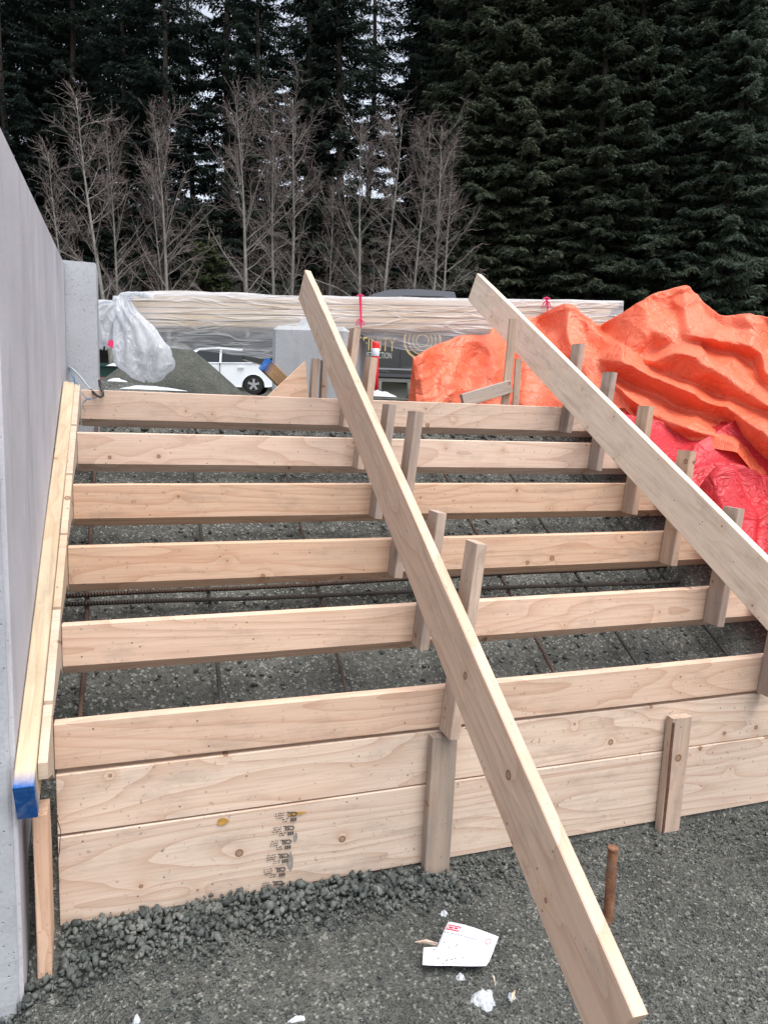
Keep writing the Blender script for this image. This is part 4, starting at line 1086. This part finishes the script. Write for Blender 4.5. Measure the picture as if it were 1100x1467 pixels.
def side_glass(poly, inset0, name, parent, M, mat=M_glass):
    zmin, zmax, ins = inset0
    v = [(x, .04+ins*(z-zmin)/(zmax-zmin)-.006, z) for x, z in poly]+[(x, .04+ins*(z-zmin)/(zmax-zmin)+.01, z) for x, z in poly]; n = len(poly)
    return MB().add(v, [tuple(range(n)), tuple(range(2*n-1, n-1, -1))]+[(i, i+n, (i+1) % n+n, (i+1) % n) for i in range(n)]).build(name, mat, parent, M)
I0 = (.90, 1.46, .17)
side_glass([(-1.02, .97), (-.02, 1.01), (.18, 1.10), (-.02, 1.25), (-.35, 1.355), (-1.02, 1.395)], I0, 'rear_window', car, MC)
side_glass([(-2.25, .95), (-1.08, .97), (-1.08, 1.395), (-1.70, 1.345)], I0, 'front_window', car, MC)
MB().box((-1.065, -.004, .30), (-1.050, .02, .96)).build('door_seam', M_trim, car, MC)
MB().box((-1.40, -.03, .80), (-1.20, .01, .835)).build('door_handle', M_wpaint, car, MC)
MB().box((-.50, -.03, .82), (-.30, .01, .855)).build('door_handle', M_wpaint, car, MC)
mb = MB(); mb.add([(-2.02, -.19, .93), (-1.86, -.19, .93), (-1.84, .02, .95), (-2.0, .02, .95), (-2.0, -.18, 1.07), (-1.88, -.18, 1.07), (-1.86, .02, 1.05), (-1.98, .02, 1.05)], [(0, 3, 2, 1), (4, 5, 6, 7), (0, 1, 5, 4), (1, 2, 6, 5), (2, 3, 7, 6), (3, 0, 4, 7)]); mb.build('mirror', M_wpaint, car, MC)
wheel(car, MC, 0, .12, wr_, wr_, .20, 1); wheel(car, MC, -wb, .12, wr_, wr_, .20, 1); wheel(car, MC, 0, W2-.12, wr_, wr_, .20, -1); wheel(car, MC, -wb, W2-.12, wr_, wr_, .20, -1)
MB().box((.62, -.005, .70), (.765, .22, .90)).build('tail_lamp', M_lamp, car, MC)
MB().box((-3.3, -.004, .60), (-3.05, .1, .70)).build('headlight', M_rim, car, MC)
# black pickup with company lettering: cab side towards us
DT = 14.0
q0 = at(572, 556, d=DT); MT = T((q0[0], q0[1], q0[2])) @ BGROT
truck = thing('pickup_truck', 'black pickup truck with gold company lettering parked behind the wrapped lumber', 'truck', None, M=MT)
S = DT/FPX
zt_ = (at(650, 413, d=DT)[2]-q0[2]); zs_ = (at(572, 480, d=DT)[2]-q0[2]+.14)   # roof height, sill of the windows
W3 = 1.95
xf, xr, x1w, x2w = -2.9, 3.1, -2.0, 1.75
lowt = [(xr, .45), (xr, zs_-.02), (.95, zs_), (-1.2, zs_), (-2.55, zs_-.12), (xf, zs_-.32), (xf-.02, .42)]
undt = [(x1w-.46, .30)]+arch(x1w, .46, .34)[::-1]+[(x1w+.46, .17), (x2w-.46, .17)]+arch(x2w, .46, .34)[::-1]+[(x2w+.46, .32)]
pt_ = lowt+undt
loft_body([(.03, shrink(pt_, (0, .8), .985)), (0, pt_), (.02, pt_), (W3-.02, pt_), (W3, shrink(pt_, (0, .8), .985))]).build('body', M_kpaint, truck, MT)
ght = [(1.0, zs_-.02), (1.05, zt_-.30), (.95, zt_-.03), (.30, zt_), (-.25, zt_-.03), (-.55, zt_-.12), (-1.25, zs_-.02)]
greenhouse(ght, W3, .16, 'cab', M_greyp, truck, MT)
I1 = (zs_-.02, zt_, .16)
side_glass([(-.85, zs_+.04), (-.08, zs_+.04), (-.08, zt_-.14), (-.45, zt_-.20)], I1, 'front_window', truck, MT)
side_glass([(.0, zs_+.04), (.88, zs_+.04), (.88, zt_-.16), (.72, zt_-.12), (.0, zt_-.13)], I1, 'rear_window', truck, MT)
for xx in (0.0, 1.0, -1.1): MB().box((xx-.006, -.004, .30), (xx+.006, .02, zs_-.01)).build('door_seam', M_trim, truck, MT)
zl = at(560, 547, d=DT)[2]-q0[2]
MB().box((x1w+.5, -.05, .20), (x2w-.5, -.005, .26)).build('running_board', M_greyp, truck, MT)
MB().box((x1w+.47, -.012, .33), (x2w-.47, -.002, .36)).build('side_moulding', plain('chrome_strip', (.30, .31, .32), .3, .5, .6), truck, MT)
for xx in (x1w, x2w):
    wheel(truck, MT, xx, .14, .40, .40, .26, 1); wheel(truck, MT, xx, W3-.14, .40, .40, .26, -1)
def decal(body, x0, x1, y0, y1, mat, name, bold=0):
    a_, b_ = at(x0, y1, d=DT), at(x1, y0, d=DT)
    me = text_mesh(body, 1.0, bold); co = np.array([v_.co[:] for v_ in me.vertices])
    mn, mx = co.min(0), co.max(0); c3 = (mn+mx)/2
    la = MT.inverted() @ Vector(a_); lb = MT.inverted() @ Vector(b_)
    sx_ = (lb.x-la.x)/(mx[0]-mn[0]); sz_ = (lb.z-la.z)/(mx[1]-mn[1])
    for v_ in me.vertices: v_.co = ((v_.co.x-mn[0])*sx_+la.x, -.006, (v_.co.y-mn[1])*sz_+la.z)
    me.materials.append(mat); put(name, me, None, truck, MT)
decal('INFINITY', 503, 567, 484, 501, M_gold, 'lettering')
decal('CONSTRUCTION', 512, 561, 505, 512, M_silver, 'lettering')
decal('INDUSTRIAL', 521, 557, 527, 531.5, M_faint, 'small_lettering')
decal('COMMERCIAL', 577, 612, 526, 530.5, M_faint, 'small_lettering')
lc = MT.inverted() @ Vector(at(605, 488, d=DT)); mb = MB()
for k, r0 in enumerate((.345, .255, .185, .120)):
    n_ = 40; w_ = .034 if k == 0 else .018; vv = []; ff = []
    for i in range(n_+1):
        w = 2*math.pi*i/n_; vv += [(lc.x+r0*math.cos(w), -.006, lc.z+r0*math.sin(w)), (lc.x+(r0-w_)*math.cos(w), -.006, lc.z+(r0-w_)*math.sin(w))]
    for i in range(n_): ff.append((2*i, 2*i+1, 2*i+3, 2*i+2))
    mb.add(vv, ff)
mb.build('ring_logo', M_gold, truck, MT)

# ------------------------------------------------------------------ conifers
def conifer(seed, H, Rmax, bare, nb, spray, droop, lo_sparse=.0, up=.0):
    """returns (trunk mesh, crown mesh, dead branch mesh)"""
    r = np.random.default_rng(seed)
    tb = MB(); n = 14
    tb.tube([(.10*math.sin(i*.9+seed), .10*math.cos(i*.7), H*i/n) for i in range(n+1)], [max(.02, .22*(1-i/n)**.8+.02) for i in range(n+1)], 8)
    Q_ = []; wood_ = MB()
    nrm_ = lambda a_: a_/(np.linalg.norm(a_, axis=-1, keepdims=True)+1e-9)
    for b in range(nb):
        t = (b+r.random())/nb; h = bare+(H-.3-bare)*t**.92; f_ = (h-bare)/(H-bare)
        L = Rmax*((1-f_)**.72)*(.55+.6*r.random())+.25
        if f_ < .12: L *= .75+.2*r.random()
        az = b*2.39996+r.normal(0, .4); dx, dy = math.cos(az), math.sin(az)
        sl_ = up+.12-droop*(.4+1.0*r.random())
        K = max(6, int(L/.095)); sv = np.linspace(.10, 1, K)
        zc_ = h+L*(sl_*sv-.20*sv**2+.24*sv**3); cv = .10*L*r.normal()*sv**2
        p = np.stack([dx*L*sv-dy*cv, dy*L*sv+dx*cv, zc_], -1)
        tg_ = nrm_(np.gradient(p, axis=0)); sd_ = nrm_(np.cross(tg_, V(0, 0, 1)))
        for sg in (-1, 1):
            l2 = spray*(.30+.80*(1-sv)**.8)*(.6+.7*r.random(K))
            d2 = nrm_(tg_*(.6+.5*r.random((K, 1)))+sd_*sg*(.55+.6*r.random((K, 1)))+V(0, 0, 1)*(-.15-.5*r.random((K, 1))))
            nbq = 6; fr = np.linspace(.08, 1.0, nbq)[None, :]+r.normal(0, .05, (K, nbq))
            o = p[:, None]+d2[:, None]*(l2[:, None]*fr)[..., None]+r.normal(0, .025, (K, nbq, 3))
            la = nrm_(np.cross(d2, V(0, 0, 1)))[:, None]*np.where(np.arange(nbq) % 2, 1, -1)[None, :, None]
            bd = nrm_(d2[:, None]*.9+la*(.3+.6*r.random((K, nbq, 1)))+V(0, 0, 1)*(-.30+.35*r.normal(size=(K, nbq, 1))))
            ln = (.11+.15*r.random((K, nbq, 1))); wd = (.026+.022*r.random((K, nbq, 1)))
            nn_ = nrm_(np.cross(bd, r.normal(0, .6, (K, nbq, 3))+V(0, 0, 1)))
            quad = np.stack([o-bd*ln*.2, o+bd*ln*.4+nn_*wd, o+bd*ln, o+bd*ln*.4-nn_*wd], 2)
            Q_.append(quad.reshape(-1, 4, 3))
    for k in range(int(bare*5)):
        h = 1+bare*r.random()*.98; az = r.random()*6.28; L = .5+1.3*r.random(); d_ = V(math.cos(az), math.sin(az), -.15)
        wood_.tube([(0, 0, h), d_*L*.5+V(0, 0, h), d_*L+V(0, 0, h-.15)], [.03, .02, .008], 3, False)
    A = np.concatenate(Q_).astype(np.float32); nq = len(A)
    crown = mesh_np('crown', A.reshape(-1, 3), np.arange(nq*4).reshape(nq, 4))
    trunk = mesh_np('trunk', tb.v, tb.f, True)
    dead = mesh_np('dead_limbs', wood_.v, wood_.f) if wood_.v else None
    return trunk, crown, dead
def tree_proto(name, parts, mneed, label, group):
    o = put(name, None, None); o.empty_display_size = .5; tag(o, label, 'tree', group)
    put('trunk', parts[0], M_bark, o); put('crown', parts[1], mneed, o)
    if parts[2]: put('dead_limbs', parts[2], M_bark, o)
    return o
G1, G2, G3 = 'dark conifers behind the bare alders', 'green conifers behind the tarpaulin', 'tall bare-trunked conifers at the back of the wood'
kinds = {}
kinds['A'] = [tree_proto('conifer_tree', conifer(100+k, 25+2*k, 3.4, 5.0, 165, .66, .34), M_ndark, 'tall near-black conifer rising behind the bare alder trees', G1) for k in range(2)]
kinds['B'] = [tree_proto('conifer_tree', conifer(200+k, 26+2*k, 3.1, .5, 400, .60, .42), (M_nblue, M_nmid)[k], 'tall green conifer with drooping branches to the ground behind the tarpaulin heap', G2) for k in range(2)]
kinds['C'] = [tree_proto('conifer_tree', conifer(300+k, 30+k, 3.2, 11.0, 90, .7, .3), M_ndark, 'slim tall conifer with a long bare trunk at the back of the wood', G3) for k in range(2)]
used_p = set()
def plant(kind, px_, d, rot, sc=1.0, var=None):
    p = kinds[kind][(int(rot*10) if var is None else var) % len(kinds[kind])]
    c = at(px_, 560, d=d); z = float(ground_z(c[0], c[1]))
    M = T((c[0], c[1], z-.1)) @ Matrix.Rotation(rot, 4, 'Z') @ Matrix.Rotation(.02*math.sin(rot*5), 4, 'X') @ Matrix.Diagonal((sc, sc, sc*(.95+.1*((rot*7) % 1)), 1))
    if p.name not in used_p:
        used_p.add(p.name); p.matrix_basis = M; WM[p.name] = M; return p
    return copy_tree(p, M)
r = np.random.default_rng(5)
for x in np.arange(-60, 660, 62): plant('A', x+r.normal(0, 14), 39+r.uniform(-1.5, 3), r.random()*6.28, .92+.2*r.random())
for x in [q_ for q_ in np.arange(-90, 700, 70) if not 240 < q_ < 570]: plant('A', x+r.normal(0, 16), 47+r.uniform(-2, 3), r.random()*6.28, 1.0+.15*r.random())
for x in np.arange(-60, 760, 58): plant('C', x+r.normal(0, 16), 55+r.uniform(-3, 4), r.random()*6.28, 1.0+.15*r.random())
for x in np.arange(650, 1190, 47): plant('B', x+r.normal(0, 8), 36+r.uniform(-2, 1.5), r.random()*6.28, .9+.18*r.random())
for x in np.arange(630, 1200, 52): plant('B', x+r.normal(0, 14), 42+r.uniform(-1, 3), r.random()*6.28, 1.0+.15*r.random())
for x in np.arange(640, 1230, 80): plant('A', x+r.normal(0, 14), 50+r.uniform(-1, 3), r.random()*6.28, 1.05)
# young conifers among the alders
yg = tree_proto('young_conifer', conifer(410, 6.2, 1.7, .2, 90, .42, .15), M_nyoung, 'young bright green conifer growing between the bare alders', None)
c = at(296, 560, d=32.5); M = T((c[0], c[1], float(ground_z(c[0], c[1])))); yg.matrix_basis = M; WM[yg.name] = M
del yg['category']; yg['category'] = 'tree'

# ------------------------------------------------------------------ bare alders
def alder(seed, H, lean, spread=1.0):
    r = np.random.default_rng(seed); tb = MB(); lb = MB(); wb_ = MB()
    n = 16; tp_ = []
    for i in range(n+1):
        t = i/n; tp_.append(V(lean[0]*H*t**1.2+.08*math.sin(5*t+seed), lean[1]*H*t+.08*math.cos(4*t+seed), H*t))
    tb.tube(tp_, [max(.010, .098*(1-t_/n)**.85) for t_ in range(n+1)], 7)
    def pos(t): return tp_[min(n-1, int(t*n))]*(1-(t*n) % 1)+tp_[min(n, int(t*n)+1)]*((t*n) % 1)
    for b in range(26):
        t = .24+.73*(b+r.random())/26; p = pos(t*.999); az = r.random()*6.28
        L = spread*(1.2+2.7*(1-t))*(.45+.8*r.random())*(1 if t > .32 else .55); el = .30+.45*r.random()+.35*t
        d_ = V(math.cos(az)*math.cos(el), math.sin(az)*math.cos(el), math.sin(el)); m = 6; pts = [p]
        for k in range(m): d_ = unit(d_+r.normal(0, .12, 3)+V(0, 0, .035)); pts.append(pts[-1]+d_*L/m)
        r0 = .020*(1-t)+.011
        lb.tube(pts, [r0*(1-.75*k/m) for k in range(m+1)], 4, False)
        for k in range(1, m+1):
            for s in range(2 if k < 3 else 3):
                dd = unit(d_+r.normal(0, .62, 3)); l = (.35+.75*r.random())*(.6+.5*(1-k/m)); q0_ = pts[k-1]+(pts[k]-pts[k-1])*r.random()
                q1_ = q0_+dd*l*.5; q2_ = q1_+unit(dd+r.normal(0, .3, 3))*l*.5
                wb_.tube([q0_, q1_, q2_], [.0080, .0062, .004], 3, False)
                for s2 in range(2):
                    e = unit(dd+r.normal(0, .7, 3)); b0_ = q0_+(q2_-q0_)*(.3+.7*r.random()); wb_.tube([b0_, b0_+e*(.16+.28*r.random())], [.0055, .0035], 3, False)
    return mesh_np('trunk', tb.v, tb.f, True), mesh_np('limbs', lb.v, lb.f), mesh_np('twigs', wb_.v, wb_.f)
def alder_proto(k, lean, H):
    o = put('alder_tree', None, None); o.empty_display_size = .5
    a_, b_, c_ = alder(k, H, lean); put('trunk', a_, M_alder, o); cr_ = put('limbs', b_, M_alder, o); put('twigs', c_, M_twig, cr_)
    tag(o, 'slender bare alder tree with pale trunk in front of the dark conifers', 'tree', 'bare alders at the edge of the wood'); return o
protos = [alder_proto(1, (-.11, .02), 10), alder_proto(2, (-.02, .0), 10), alder_proto(3, (.05, .0), 10), alder_proto(4, (-.07, -.02), 10)]
seen = set()
def plant_alder(k, xb, yt, d, rot=0.0, fat=1.0):
    c = at(xb, 470, d=d); z = float(ground_z(c[0], c[1])); H = at(xb, yt, d=d)[2]-z
    M = T((c[0], c[1], z-.05)) @ BGROT @ Matrix.Rotation(rot, 4, 'Z') @ Matrix.Diagonal((H/10*fat, H/10*fat, H/10, 1))
    o = protos[k]
    if k not in seen: seen.add(k); o.matrix_basis = M; WM[o.name] = M
    else: copy_tree(o, M)
for a_ in ((0, 104, 215, 29.5, .1, .8), (0, 158, 135, 29, 0, 1), (3, 176, 190, 30, .3, .8), (3, 249, 165, 29.5, 0, 1), (0, 243, 235, 30, .4, .7), (3, 362, 140, 29, .2, 1), (1, 394, 160, 29.5, .5, .9), (1, 412, 140, 30, 2.5, 1),
           (1, 513, 178, 29.5, 1.2, .9), (2, 546, 172, 29, 0, .9), (2, 588, 185, 29.2, .3, .85), (1, 615, 178, 29, 3.3, .9), (2, 632, 205, 30, .9, .7), (1, 470, 260, 30.5, 4.2, .6)):
    plant_alder(*a_)
